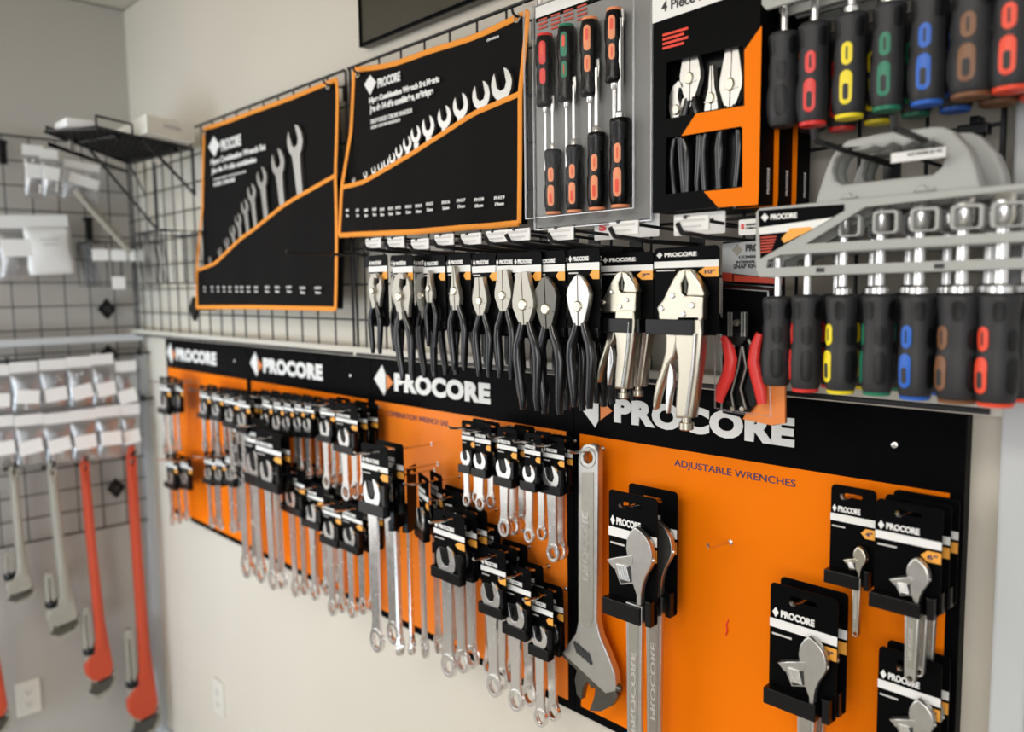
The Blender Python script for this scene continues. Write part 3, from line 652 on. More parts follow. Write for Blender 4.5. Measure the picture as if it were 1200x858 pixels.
# ------------------------------------------------------------------ locking pliers
def locking(cx0, cx1, yt, yb, y, label, blabel, tagtxt, O, S, n=2, step=.03):
    cx = (cx0+cx1)/2; X, Z = at(cx, yt, y); w = abs(at(cx1, yt, y)[0]-at(cx0, yt, y)[0]); h = Z-at(cx, yb, y)[1]
    t = thing('carded_locking_pliers', label, 'locking pliers', (X, y, Z))
    card_front(t, w, h, tagtxt, (.16, .235), True, (.06, .11), 1, (.235, .345))
    F = lambda P: [((at(O[0]+(a-430)/3.73*S, O[1]+(b-150)/3.73*S, y-.012)[0]-X), (at(O[0]+(a-430)/3.73*S, O[1]+(b-150)/3.73*S, y-.012)[1]-Z)) for a, b in P]
    body = [(395, 340), (500, 340), (506, 420), (498, 520), (482, 640), (468, 740), (462, 790), (390, 790), (392, 700), (400, 600), (396, 520), (385, 470)]
    side = [(470, 400), (506, 410), (498, 520), (482, 640), (468, 740), (462, 790), (440, 790), (452, 640)]
    MB().mesh(plate_mesh([F(body)], .016, .003), Matrix.Translation((0, -.010, 0))).build('main_handle', M['nickel'], t, True)
    MB().tube([(p[0], -.019, p[1]) for p in F([(480, 420), (470, 560), (452, 700), (440, 780)])], .0022, 8).build('handle_rib', M['chrome'], t, True)
    jl = [(405, 146), (433, 140), (433, 170), (416, 205), (418, 245), (430, 255), (512, 262), (510, 350), (505, 370), (320, 370), (316, 330), (310, 312), (318, 297), (336, 276), (358, 228), (380, 185)]
    jr = [(435, 140), (458, 146), (482, 178), (505, 215), (518, 250), (514, 262), (440, 256), (442, 240), (446, 205), (435, 172)]
    MB().mesh(plate_mesh([F(jl)], .012, .002), Matrix.Translation((0, -.012, 0))).build('lower_jaw', M['nickel'], t, True)
    MB().mesh(plate_mesh([F(jr)], .013, .002), Matrix.Translation((0, -.012, 0))).build('upper_jaw', M['nickel'], t, True)
    teeth = MB()
    for k in range(8): p = F([(430, 178+9*k)])[0]; teeth.box(p[0], -.012, p[1], .004*S, .007, .0016)
    teeth.build('teeth', M['dark'], t)
    lev = [(330, 400), (388, 400), (392, 450), (380, 520), (352, 560), (332, 620), (310, 690), (296, 750), (284, 757), (285, 700), (296, 640), (318, 580), (338, 500), (340, 440)]
    MB().mesh(plate_mesh([F(lev)], .013, .003), Matrix.Translation((0, -.008, 0))).build('clamp_handle', M['nickel'], t, True)
    rl = [(358, 545), (372, 580), (376, 640), (362, 700), (352, 770), (340, 772), (338, 700), (344, 620), (350, 580)]
    MB().mesh(plate_mesh([F(rl)], .008, .002), Matrix.Translation((0, -.010, 0))).build('release_lever', M['chrome'], t, True)
    for a, b in ((332, 312), (428, 335), (466, 298), (380, 255)):
        p = F([(a, b)])[0]; MB().lathe([(.0028*S, 0), (.0038*S, .001), (.0038*S, .002)], p[0], -.0200, p[1], 12, 'y').build('rivet', M['chrome'], t, True)
    p = F([(424, 785)])[0]; q = F([(424, 845)])[0]; zz = p[1]-q[1]; r = .0095*S
    MB().lathe([(r*.7, 0), (r, .0015), (r, zz*.55), (r*.6, zz*.6), (r*.6, zz)], p[0], -.010, q[1], 14).build('adjusting_knob', M['nickel'], t, True)
    MB().prism([(-w*.49, -h*.82), (w*.26, -h*.82), (w*.26, -h), (-w*.49, -h)], -.021, -.0008).prism([(w*.32, -h*.82), (w*.38, -h*.82), (w*.38, -h), (w*.32, -h)], -.016, -.0008).build('band', M['plastic'], t, bevel=.001)
    for k in range(1, n): dup(t, (X+.001, y+step*k, Z), blabel)
locking(704, 765, 296, 389, -.135, 'smaller nickel locking pliers on a black card, left of the larger ones, front', 'smaller nickel locking pliers on a card, behind the front smaller ones', '7"', (731, 320), .79)
locking(766, 842, 289, 392, -.135, 'larger nickel locking pliers on a black card, next to the red handled pliers', 'larger locking pliers on a card, hidden behind the front larger ones', '10"', (805, 318), 1.0, 1)

# ------------------------------------------------------------------ screwdriver style handles
PROF = [(.0, .60), (.015, .80), (.05, .90), (.14, .97), (.28, 1.0), (.40, .97), (.48, .90), (.54, .90), (.62, .92), (.72, .88), (.84, .92), (.93, .98), (.97, .97), (.99, .86), (1.0, .55)]
def prad(f):
    for i in range(len(PROF)-1):
        if f <= PROF[i+1][0]: a, b = PROF[i], PROF[i+1]; return a[1]+(b[1]-a[1])*(f-a[0])/(b[0]-a[0])
    return .5
def patch(mb, L, R, f0, f1, half, phi, raise_=.0006, hole=False, down=False):
    n, m = 12, 8; z0, z1 = f0*L, f1*L; r0 = half*R; g = []
    for i in range(n+1):
        z = z0+(z1-z0)*(.5-.5*math.cos(PI*i/n)); e = min(z-z0, z1-z); wdt = half*(math.sqrt(max(0, 1-(1-min(1, e/r0))**2)) if e < r0 else 1)
        rr = R*prad(z/L)+raise_
        row_ = []
        for j in range(m+1):
            a = phi+wdt*(2*j/m-1)
            q = 1 if not (hole and .22 < (1-i/n if down else i/n) < .62 and abs(2*j/m-1) < .55) else 0
            row_.append(mb.bm.verts.new(((rr-.0012*(1-q))*math.cos(a), (rr-.0012*(1-q))*math.sin(a), z)))
        g.append(row_)
    fs = []
    for i in range(n):
        for j in range(m): fs.append(mb.bm.faces.new((g[i][j], g[i][j+1], g[i+1][j+1], g[i+1][j])))
    # rim down into the handle so the patch has thickness
    edge = [g[0][j] for j in range(m+1)]+[g[i][m] for i in range(1, n+1)]+[g[n][j] for j in range(m-1, -1, -1)]+[g[i][0] for i in range(n-1, 0, -1)]
    low = [mb.bm.verts.new((v.co.x*(1-.0016/R), v.co.y*(1-.0016/R), v.co.z)) for v in edge]
    for i in range(len(edge)): fs.append(mb.bm.faces.new((edge[i], edge[(i+1) % len(edge)], low[(i+1) % len(edge)], low[i])))
    bmesh.ops.recalc_face_normals(mb.bm, faces=fs)
def driver(name, label, cat, group, X, y, Z, L, R, colr, phi, shaft_len, shaft_r, socket=0, tip=None, up=True, plain=False, gloss=False, cap=True):
    """handle bottom centre at (X,y,Z); the shaft leaves the handle's top"""
    t = thing(name, label, cat, (X, y, Z), group)
    s = 1 if up else -1
    if not up: t.rotation_euler = (0, PI, 0)
    hm = M['plastic'] if gloss else M['rubber']
    h = MB().lathe([(R*r, f*L) for f, r in PROF], seg=28).build('handle', hm, t, True)
    if cap and not plain: MB().lathe([(R*.55, -.0022), (R*.80, -.0018), (R*.85, .002), (R*.5, .003)], seg=24).build('end_cap', M[colr], h, True)
    mb = MB(); patch(mb, L, R, .12, .43, .42, phi, hole=False)
    if not plain:
        a = MB(); patch(a, L, R, .10, .43, .36, phi, .0010); a.build('colour_inlay', M[colr], h, True)
        b = MB(); patch(b, L, R, .48, .70, .34, phi, .0010); b.build('colour_inlay', M[colr], h, True)
        c = MB(); patch(c, L, R, .145, .30, .15, phi, .0014); c.build('inlay_hole', M['slot'] if not gloss else M['redo'], h, True)
        c = MB(); patch(c, L, R, .53, .655, .055, phi, .0014); c.build('inlay_slit', M['slot'] if not gloss else M['redo'], h, True)
        mb.bm.free(); mb = MB()
    for k in (1, 2, 3):
        patch(mb, L, R, .10, .43, .36, phi+k*PI/2, .0006); patch(mb, L, R, .48, .68, .34, phi+k*PI/2, .0006)
    if plain:
        patch(mb, L, R, .10, .43, .36, phi, .0006); patch(mb, L, R, .48, .68, .34, phi, .0006)
    for k in (.5, 1.5, 2.5, 3.5): patch(mb, L, R, .74, .93, .30, phi+k*PI/2, .0004)
    mb.build('grip_panels', M['rub2'], h, True)
    sh = MB().lathe([(shaft_r, L-.004), (shaft_r, L+shaft_len)], seg=14)
    if socket: sh.lathe([(shaft_r, L+shaft_len-.012), (socket*.8, L+shaft_len-.008), (socket, L+shaft_len-.004), (socket, L+shaft_len+.018), (socket*.85, L+shaft_len+.020)], seg=16)
    elif tip == 'flat': sh.prism([(-shaft_r, L+shaft_len-.012), (-shaft_r*1.5, L+shaft_len), (-shaft_r*1.3, L+shaft_len+.012), (shaft_r*1.3, L+shaft_len+.012), (shaft_r*1.5, L+shaft_len), (shaft_r, L+shaft_len-.012)], -.0009, .0009)
    else: sh.lathe([(shaft_r, L+shaft_len-.001), (shaft_r*.9, L+shaft_len+.003), (shaft_r*.25, L+shaft_len+.009)], seg=8)
    if socket or gloss: sh.lathe([(shaft_r*1.7, L-.002), (shaft_r*1.7, L+.006), (shaft_r, L+.009)], seg=12)
    sh.build('shaft', M['chrome'], t, True)
    return t
def phic(X, y): return math.atan2(-(1+y), -X)

# holders (grey moulded tray, traced as a plate with openings) -------------------------------------------------
YF = -.140
HX, HZ = at(892, 325, YF)
def TP(P, y=YF, X=None, Z=None): return [(at(a, b, y)[0]-(HX if X is None else X), at(a, b, y)[1]-(HZ if Z is None else Z)) for a, b in P]
def holder(label):
    t = thing('tool_holder', label, 'tool holder', (HX, YF, HZ), 'grey tool holders')
    outer = TP([(892, 325), (887, 318), (887, 249), (892, 244), (1212, 213.5), (1217, 218), (1217, 309), (1212, 314.5)])
    ha = TP([(945, 286), (1015, 243), (1205, 221.5), (1205, 270.7)]); hb = TP([(901, 305), (916, 299), (1205, 282.7), (1205, 301.7), (899, 314)])
    e1 = TP([(984, 233), (988, 231), (991, 227), (997, 226), (999, 230), (1005, 229), (1005, 232)]); e2 = TP([(1070, 225), (1074, 223), (1077, 218), (1084, 217), (1087, 221), (1096, 220), (1096, 223)])
    MB().mesh(plate_mesh([outer, ha, hb, e1, e2], .006, .001)).build('front_frame', M['grey'], t)
    # back frame and bridging shelf the shafts pass through
    MB().mesh(plate_mesh([outer, ha, hb], .005, .001), Matrix.Translation((0, .038, 0))).build('back_frame', M['grey'], t)
    lab = TP([(891, 247), (991, 239.5), (991, 247), (893, 303)]); l = MB().prism(lab, -.0038, -.0030).build('label', M['card'], t)
    MB().prism(TP([(891.5, 267), (978, 255), (954, 269), (892, 275)]), -.0044, -.0037).build('label_stripe', M['white'], l)
    MB().prism(TP([(918, 280), (928, 268), (951, 266), (956, 268), (921, 285)]), -.0045, -.0037).build('label_arrow', M['tag'], l)
    mb = MB(); p0, p1 = TP([(905, 258), (936, 249)]); put_text(mb, 'PROCORE', p0[0], p1[0], p0[1], p1[1], -.0040, .045)
    mb.prism(TP([(894, 255), (898.5, 250), (903, 255), (898.5, 260)]), -.0043, -.0037); mb.build('label_lettering', M['white'], l)
    mb = MB()
    for k in range(6): mb.prism(TP([(893.5, 278+3.4*k), (912-1.2*k, 276.5+3.4*k), (912-1.2*k, 278.2+3.4*k), (893.5, 279.7+3.4*k)]), -.0043, -.0037)
    mb.build('label_small_print', M['redp'], l)
    for a, b in ((963, 316.5), (1102, 312)):
        p = TP([(a, b)])[0]; MB().box(p[0], -.0034, p[1], .009, .0012, .0045).build('frame_plug', M['slot'], t)
    for k, (a, b) in enumerate(((992, 265), (1034, 261), (1080, 258), (1130, 255), (1180, 252))):
        p = TP([(a, b)])[0]; r = .0105+.0008*k
        MB().mesh(plate_mesh([rrect(p[0]-r*1.15, p[0]+r*1.15, p[1]-.011, p[1]+.013, .004), rrect(p[0]-r*.85, p[0]+r*.85, p[1]-.009, p[1]+.010, .003)], .012, .0008), Matrix.Translation((0, .012, 0))).build('socket_clip', M['grey'], t, True)
    return t
h1 = holder('grey plastic holder with a printed label, front one, carrying the nut drivers')
ARO = TP([(954, 240), (958, 226), (968, 195), (978, 176), (992, 164), (1030, 156), (1092, 148), (1104, 148), (1116, 153), (1134, 173), (1143, 195), (1149, 222)], YF)
ARI = TP([(986, 216), (978, 211), (975, 200), (979, 186), (989, 177), (1012, 176), (1024, 171), (1034, 173), (1046, 167), (1058, 172), (1070, 166), (1082, 170), (1094, 166), (1104, 170), (1108, 182), (1102, 196), (1092, 204)], YF)
a1 = MB().mesh(plate_mesh([ARO, ARI], .016, .004), Matrix.Translation((0, .008, 0))).build('carry_handle', M['grey'], h1, True)
MB().mesh(plate_mesh([[(p[0]*.98+.001, p[1]) for p in ARO], ARI], .026, .006), Matrix.Translation((0, .026, 0))).build('handle_rear_shell', M['grey'], h1, True)
NB = [('plain black', None, 896, 927, 347, 452, 0, 'x'), ('red', 'red', 930, 962, 345, 457, 88, 0), ('yellow', 'yellow', 971, 1004, 345, 459, 56, 0), ('green', 'green', 1014, 1047, 344, 461, 82, 0), ('blue', 'blue', 1058, 1094, 344, 466, 36, 0), ('brown', 'brown', 1104, 1148, 343, 470, 50, 0), ('orange-red', 'redo', 1151, 1193, 343, 474, 45, 0)]
def nutset(DX, DY, DZ, name, cat, words, front, offs=None, tops=None, group=None, shaft=True):
    for i, (wd, cm, xa, xb, yt, yb, off, _) in enumerate(NB):
        y = YF+.022; c = (xa+xb)/2; X, Zt = at(c, yt, y); Zb = at(c, yb, y)[1]; R = abs(at(xb, 400, y)[0]-at(xa, 400, y)[0])/2*.90*.80
        d = math.hypot(X, 1+y); R = (xb-xa)/2/FPX*d*1.13*((FPX**2+(c-600)**2)**.5/FPX)*FPX**2/(FPX**2+(c-600)**2)
        if offs is not None: off = offs[i]
        X2, y2 = X+DX, y+DY
        ph = phic(X2, y2)-math.asin(min(1, abs(off)/90.))*1.0*(PI/2)/(PI/2) if False else phic(X2, y2)-math.radians(off)
        lab = '%s nut driver, %s' % (wd if wd == 'plain black' else wd+' inlaid', words)
        if name == 'screwdriver': lab = '%s screwdriver, %s' % (wd if wd == 'plain black' else wd+' inlaid', words)
        zs = at(c, [302, 293, 264, 260, 257, 254, 252][i], y)[1]
        driver(name, lab, cat, group, X2, y2, Zb+DZ, Zt-Zb, R, cm or 'rubber', ph, zs-Zt, .0042+.0004*i, .0062+.0008*i if i > 1 else 0, plain=cm is None)
nutset(0, 0, 0, 'nut_driver', 'nut driver', 'handle down in the front lower holder', True, group='nut drivers in the front lower holder')
nutset(.008, .055, .0, 'nut_driver', 'nut driver', 'handle down in the rear lower holder', False, offs=[0, 60, 60, 60, 60, 60, 60], group='nut drivers in the rear lower holder')
dup(h1, (HX+.008, YF+.055, HZ), 'grey plastic holder close behind the front nut driver holder', 'grey tool holders')
ux, uz = at(899, 12, YF); DX2, DZ2 = ux-HX, uz-HZ
dup(h1, (ux, YF, uz), 'grey plastic holder cut off by the top edge, front of two', 'grey tool holders')
dup(h1, (ux+.008, YF+.055, uz), 'grey plastic holder cut off by the top edge, rear of two', 'grey tool holders')
nutset(DX2, 0, DZ2, 'screwdriver', 'screwdriver', 'coloured set hanging at the top right, front row', True, offs=[10]+[14]*6, group='front row of hanging screwdrivers')
nutset(DX2+.008, .055, DZ2, 'screwdriver', 'screwdriver', 'coloured set hanging at the top right, rear row', False, offs=[10]+[30]*6, group='rear row of hanging screwdrivers')

# empty hooks over the holder with the price ticket
for (a, b, l) in ((955, 158, 'upturned empty black hook over the grey carry handle, left one'), (1048, 143, 'upturned empty black hook over the grey carry handle, right one')):
    x_, z_ = at(a, b, -.215); grid_hook(x_, z_-.012, -.215, l, .0034, .012, slope=.006, group=None)
x0, z0 = at(1044, 192, -.155); x1, z1 = at(1109, 171, -.155)
t = thing('price_ticket', 'white price ticket with a number, on the carry handle hook', 'ticket', (x0, -.155, z0-.0))
MB().box((x1-x0)/2, 0, (z1-z0)/2, x1-x0, .0015, z1-z0-.001).build('ticket_plate', M['white2'], t, bevel=.0004)
put_text(MB(), '109977', (x1-x0)*.48, (x1-x0)*.80, .0115, .0175, -.0012, .02).build('ticket_number', M['slot'], t)
put_text(MB(), 'NUT DRIVER SET 7PC', (x1-x0)*.32, (x1-x0)*.95, .0055, .0080, -.0012, .01).build('ticket_small_print', M['slot'], t)
MB().tube([(.005, .001, .012), (.005, .127, .008)], .0022, 8).build('ticket_arm', M['wire'], t, True)
x_, z_ = at(1140, 152, -.035)
tagp(MB().box(0, 0, 0, .030, .016, .012).box(.002, 0, -.022, .016, .012, .04).box(.0, .008, -.01, .010, .02, .05).build('grid_clamp', M['plastic'], None, bevel=.0015, loc=(x_, -.030, z_)), 'black clamp joining the grid wires at the far right', 'clamp')

# ------------------------------------------------------------------ screwdriver blister pack
YC = -.100; X, Z = at(690, 262, YC); xl = at(629, 262, YC)[0]-X; xr = at(763, 262, YC)[0]-X; zt = .330
t = thing('blister_pack', 'clear hanging blister pack holding eight screwdrivers with red text', 'blister pack', (X, YC, Z))
c = MB().prism([(xl, 0), (xr, 0), (xr, zt), (xl, zt)], -.0006, .0010).build('backing_card', M['grey2'], t)
ztop = at(690, 16, YC)[1]-Z
MB().prism([(xl+.004, ztop+.012), (xr-.004, ztop+.012), (xr-.004, zt-.002), (xl+.004, zt-.002)], -.0014, -.0007).build('card_header', M['card'], c)
MB().prism([(xl+.004, ztop+.018), (xr-.004, ztop+.018), (xr-.004, ztop+.034), (xl+.004, ztop+.034)], -.0020, -.0014).build('white_stripe', M['white'], c)
mb = MB()
for gx in range(4):
    for k in range(3+gx % 2): mb.prism([(xl+.010+.026*gx, ztop+.012-.006*k), (xl+.028+.026*gx, ztop+.012-.006*k), (xl+.028+.026*gx, ztop+.0145-.006*k), (xl+.010+.026*gx, ztop+.0145-.006*k)], -.0026, -.0014)
mb.build('red_print', M['redp'], c)
put_text(MB(), 'PROCORE', xl+.020, xl+.058, ztop+.038, ztop+.047, -.0018, .045).build('lettering', M['white'], c)
MB().prism([(xl+.008, ztop+.042), (xl+.012, ztop+.048), (xl+.016, ztop+.042), (xl+.012, ztop+.036)], -.0022, -.0014).build('logo', M['white'], c)
d = .031
sh = MB(); a_, b_ = xl+.004, xr-.0015; z1_ = zt-.004
ring0 = [(a_, 0, .006), (b_, 0, .006), (b_, 0, z1_), (a_, 0, z1_)]; ring1 = [(a_+.004, -d, .012), (b_-.004, -d, .012), (b_-.004, -d, z1_-.004), (a_+.004, -d, z1_-.004)]; fl = [(xl-.004, 0, -.004), (xr+.004, 0, -.004), (xr+.004, 0, zt), (xl-.004, 0, zt)]
def vs(r): return [sh.bm.verts.new((p[0], p[1]-.0012, p[2])) for p in r]
v0, v1, vf = vs(ring0), vs(ring1), vs(fl)
for i in range(4):
    j = (i+1) % 4; sh.bm.faces.new((v0[i], v0[j], v1[j], v1[i])); sh.bm.faces.new((vf[i], vf[j], v0[j], v0[i]))
sh.bm.faces.new(v1)
o = sh.build('clear_shell', M['clear'], t, bevel=.003); sm = o.modifiers.new('thickness', 'SOLIDIFY'); sm.thickness = .0006
MB().tube([(xl-.002, -.002, -.003), (xl-.002, -.002, zt)], .0016, 6).tube([(xr+.002, -.002, -.003), (xr+.002, -.002, zt)], .0016, 6).tube([(a_+.004, -d, .012), (b_-.004, -d, .012)], .0013, 6).tube([(a_+.004, -d, .012), (a_+.004, -d, z1_)], .0013, 6).tube([(b_-.004, -d, .012), (b_-.004, -d, z1_)], .0013, 6).tube([(xl-.002, -.002, -.003), (xr+.002, -.002, -.003)], .0016, 6).build('shell_edge', M['bagc'], t, True)
YD = YC-.0155
def rpx(xa, xb, y, c): d = math.hypot(at(c, 100, y)[0], 1+y); return (xb-xa)/2*d/FPX*FPX/((FPX**2+(c-600)**2)**.5)*.93
for i, (xa, xb, ya, yb, col, xs, ye, nm) in enumerate([(627, 650, 42, 126, 'red', 637, 208, 'red inlaid, topmost left'), (652, 675, 31, 120, 'green', 661, 196, 'green inlaid, upper row second'), (679, 703, 23, 114, 'sal', 689, 190, 'orange inlaid, upper row third'), (708, 732, 12, 98, 'sal', 716, 180, 'orange inlaid, upper row right')]):
    c_ = (xa+xb)/2; X_, Zt_ = at(c_, ya, YD); Zb_ = at(c_, yb, YD)[1]; Ze = at(c_, ye, YD)[1]
    driver('screwdriver', nm+', handle up inside the clear blister pack', 'screwdriver', 'screwdrivers in the blister pack', X_, YD, Zt_, Zt_-Zb_, rpx(xa, xb, YD, c_), col, 2*PI-(phic(X_, YD)-.30)+PI, Zb_-Ze, .0024+.0003*i, up=False, gloss=True)
for i, (xa, xb, ya, yb, col, ye, nm) in enumerate([(637, 659, 175, 250, 'sal', 122, 'smallest, lower row left'), (662, 684, 170, 248, 'sal', 100, 'lower row second'), (687, 712, 155, 245, 'sal', 80, 'lower row third'), (713, 741, 138, 242, 'sal', 22, 'largest, lower row right')]):
    c_ = (xa+xb)/2; X_, Zt_ = at(c_, ya, YD); Zb_ = at(c_, yb, YD)[1]; Ze = at(c_, ye, YD)[1]
    driver('screwdriver', nm+' screwdriver, handle down inside the clear blister pack', 'screwdriver', 'screwdrivers in the blister pack', X_, YD, Zb_, Zt_-Zb_, rpx(xa, xb, YD, c_), col, phic(X_, YD)-.30, Ze-Zt_, .0024+.0006*i, tip='flat', gloss=True)

# ------------------------------------------------------------------ boxed pliers set
YB = -.135; X, Z = at(765, 250, YB)
def bp(P, y=YB): return [(at(a, b, y)[0]-X, at(a, b, y)[1]-Z) for a, b in P]
def z7(P): return [(600+a/3.063, b/3.063) for a, b in P]
def pliers_box(label):
    t = thing('pliers_box', label, 'box', (X, YB, Z), 'four piece pliers boxes')
    bw = bp([(888, 241)])[0][0]; bh = .345; D = .034
    w1 = bp(z7([(556, 225), (610, 212), (825, 164), (828, 170), (828, 375), (660, 405), (556, 428), (552, 420)])); w2 = bp(z7([(555, 495), (822, 457), (826, 462), (826, 668), (555, 697), (551, 690)]))
    me = plate_mesh([[(0, 0), (bw, 0), (bw, bh), (0, bh)], w1, w2], .0012, 0)
    MB().mesh(me).build('front_panel', M['card'], t)
    MB().box(bw/2, D, bh/2, bw, .001, bh).box(.0005, D/2, bh/2, .001, D, bh).box(bw/2, D/2, .0005, bw, D, .001).build('back_panel', M['card'], t)
    MB().box(bw-.0005, D/2, bh/2, .001, D, bh).build('side_panel', M['card'], t)
    # inner tray
    MB().box(bw/2, D*.62, bh/2, bw-.004, .002, bh-.004).build('inner_tray', M['plastic'], t)
    MB().prism(bp(z7([(898, 92), (836, 180), (836, 380), (662, 408), (610, 488), (822, 454), (829, 460), (829, 672), (690, 688), (742, 745), (884, 735), (887, 700)])), -.0010, -.0007).build('orange_print', M['orange'], t)
    MB().prism(bp([(765, 28), (888, -14), (888, -60), (765, -20)]), -.0011, -.0007).build('white_band', M['white'], t)
    p = bp([(776, 15), (838, -8)]); mb = MB(); put_text(mb, '4 Piece Pliers', p[0][0], p[1][0]+.015, p[0][1], p[0][1]+.0125, -.0014, .02); mb.build('title_lettering', M['slot'], t)
    mb = MB()
    for k in range(4):
        q = bp([(777, 43+5.2*k)])[0]; mb.prism([(q[0], q[1]), (q[0]+.038-.006*(k % 2), q[1]), (q[0]+.038-.006*(k % 2), q[1]+.0030), (q[0], q[1]+.0030)], -.0011, -.0007)
    mb.build('red_print', M['mark'], t)
    mb = MB()
    for k in range(14): mb.prism([(.002, .345-.052-.012*k), (bw*.96, .345-.052-.012*k), (bw*.96, .345-.0512-.012*k), (.002, .345-.0512-.012*k)], -.0009, -.0007) if k < 4 else None
    mb.build('ribbed_print', M['grey2'], t)
    me = text_mesh('PROCORE', .04); xs_ = [v.co.x for v in me.vertices]; s_ = .030/(max(xs_)-min(xs_))
    MB().mesh(me, Matrix.Translation((bw+.0003, D*.72, .012)) @ Matrix.Rotation(PI/2, 4, 'Z') @ Matrix.Rotation(-PI/2, 4, 'Y') @ Matrix.Diagonal((s_, .05, s_, 1))).build('side_lettering', M['white'], t)
    return t
b1 = pliers_box('black and orange box with two windows showing four pliers, front one')
for k in (1, 2): dup(b1, (X+.004*k, YB+.0365*k, Z), 'edge of a pliers box directly behind the windowed one' if k == 1 else 'rearmost pliers box, mostly hidden by two in front', 'four piece pliers boxes')
for (a, b, kind, L, lab, mt, rl) in ((811, 50, 'lineman', .185, 'pliers in the box, upper window, second from left', 'satin', .0), (836, 77, 'longnose', .165, 'long nose pliers inside the windowed box', 'satin', 0), (860, 54, 'lineman', .19, 'flat nosed pliers at the right inside the windowed box', 'satin', .03), (794, 96, 'slip', .16, 'slip joint pliers at the left inside the windowed box', 'satin', -.05)):
    y = YB+.012; x_, z_ = at(a, b, y); t = thing('pliers', lab, 'pliers', (x_, y, z_), 'pliers inside the windowed box'); t.rotation_euler = (0, rl, 0); t.scale = (.74, 1, 1)
    pliers(t, kind, L, 0, mt, grip='grip')

# ------------------------------------------------------------------ small white packs with a red mark under the boxes
for (a0, b0, a1, b1_, y, lab) in ((697, 282, 773, 255, -.09, 'white backed pack under the blister pack'), (790, 277, 850, 252, -.12, 'small white card with a red mark under the pliers box'), (866, 276, 900, 258, -.13, 'small white card with a red mark beside the snap ring pliers')):
    x0, z0 = at(a0, b0, y); x1, z1 = at(a1, b0-2, y); z1 = at(a0, b1_, y)[1]
    t = thing('price_card', lab, 'card', (x0, y, z0)); W_ = x1-x0; H_ = z1-z0
    MB().mesh(plate_mesh([rrect(0, W_, 0, H_, .002)], .0016, 0)).build('card', M['white2'], t)
    mb = MB(); put_text(mb, 'S', W_*.08, W_*.20, H_*.38, H_*.72, -.0012, .06); mb.build('red_mark', M['red'], t)
    mb = MB(); put_text(mb, 'SCREWDRIVER', W_*.26, W_*.80, H_*.58, H_*.72, -.0012, .02); put_text(mb, 'COMBO 8', W_*.26, W_*.62, H_*.36, H_*.50, -.0012, .02); mb.build('card_print', M['slot'], t)
    MB().tube([(W_*.5, 0, H_*.5), (W_*.5, -y-.024, H_*.5)], .0025, 8).build('card_arm', M['wire'], t, True)

# ------------------------------------------------------------------ snap ring pliers pack
YS = -.085; X, Z = at(880, 285, YS)
def sp(P): return [(at(a, b, YS)[0]-X, at(a, b, YS)[1]-Z) for a, b in P]
def s2(P): return sp([(640+a/3.3, 260+b/3.3) for a, b in P])
t = thing('pliers_pack', 'blister pack of red handled snap ring pliers under the grey holder', 'pliers pack', (X, YS, Z))
c = MB().mesh(plate_mesh([sp([(846, 284), (918, 277), (921, 496), (905, 499), (846, 484)])], .0014, 0), Matrix.Translation((0, .002, 0))).build('backing_card', M['card'], t)
MB().prism(sp([(846.5, 286), (917, 279), (917, 327), (846.5, 319)]), -.0002, .0011).build('card_header', M['trim'], c)
mb = MB(); q0, q1 = sp([(874, 295), (912, 287)]); put_text(mb, 'PROCORE', q0[0], q1[0], q0[1], q0[1]+.009, -.0006, .045)
for k, s_ in enumerate(('COMBINATION', 'INTERNAL EXTERNAL', 'SNAP RING PLIERS')):
    q0, q1 = sp([(866-3*k, 303+6*k), (912, 297+6*k)]); put_text(mb, s_, q0[0], q1[0], q0[1], q0[1]+(.0035 if k < 2 else .0055), -.0006, .02)
mb.build('header_lettering', M['slot'], c)
MB().prism(sp([(858, 293), (864, 286), (870, 293), (864, 300)]), -.0008, 0).build('logo', M['alu'], c)
MB().prism(sp([(846.5, 319), (858, 320), (858, 330), (846.5, 329)]), -.0004, .0010).prism(sp([(860, 322), (917, 327), (917, 333), (860, 330)]), -.0004, .001).build('red_print', M['redp'], c)
MB().prism(sp([(892, 452), (921, 452), (921, 496), (905, 498), (872, 491)]), -.0030, .0010).build('orange_insert', M['ogr'], c)
# pliers in the pack
y = -.014
MB().mesh(plate_mesh([s2([(672, 340), (690, 355), (700, 385), (730, 345), (812, 345), (812, 440), (790, 470), (772, 478), (750, 470), (728, 440), (700, 430), (680, 420), (676, 380)])], .010, .0015), Matrix.Translation((0, y, 0))).build('jaw_body', M['plastic'], t, True)
mb = MB()
for xx in (738, 750, 790, 802): a, b = s2([(xx, 348), (xx, 440)]); mb.tube([(a[0], y-.0058, a[1]), (b[0], y-.0058, b[1])], .0013, 6)
mb.build('jaw_ribs', M['satin'], t, True)
p = s2([(770, 388)])[0]; MB().lathe([(.003, -.004), (.0045, -.0022), (.0045, 0)], p[0], y-.005, p[1], 14, 'y').build('pivot_screw', M['nickel'], t, True)
for P, rr in (([(712, 440), (728, 480), (738, 530), (728, 590), (704, 640), (690, 690)], [.006, .0085, .0095, .0095, .009, .0065]), ([(848, 430), (832, 480), (824, 540), (838, 600), (852, 650), (858, 700)], [.005, .0075, .0085, .0085, .0085, .0065])):
    q = s2(P); MB().tube([(a, y, b) for a, b in q], [r*.95 for r in rr], 12, 1, .7).build('grip', M['red'], t, True)
for P in ([(752, 460), (740, 500), (744, 540)], [(800, 450), (822, 490), (826, 530)]):
    q = s2(P); MB().tube([(a, y+.002, b) for a, b in q], .003, 8).build('handle_shank', M['dark'], t, True)
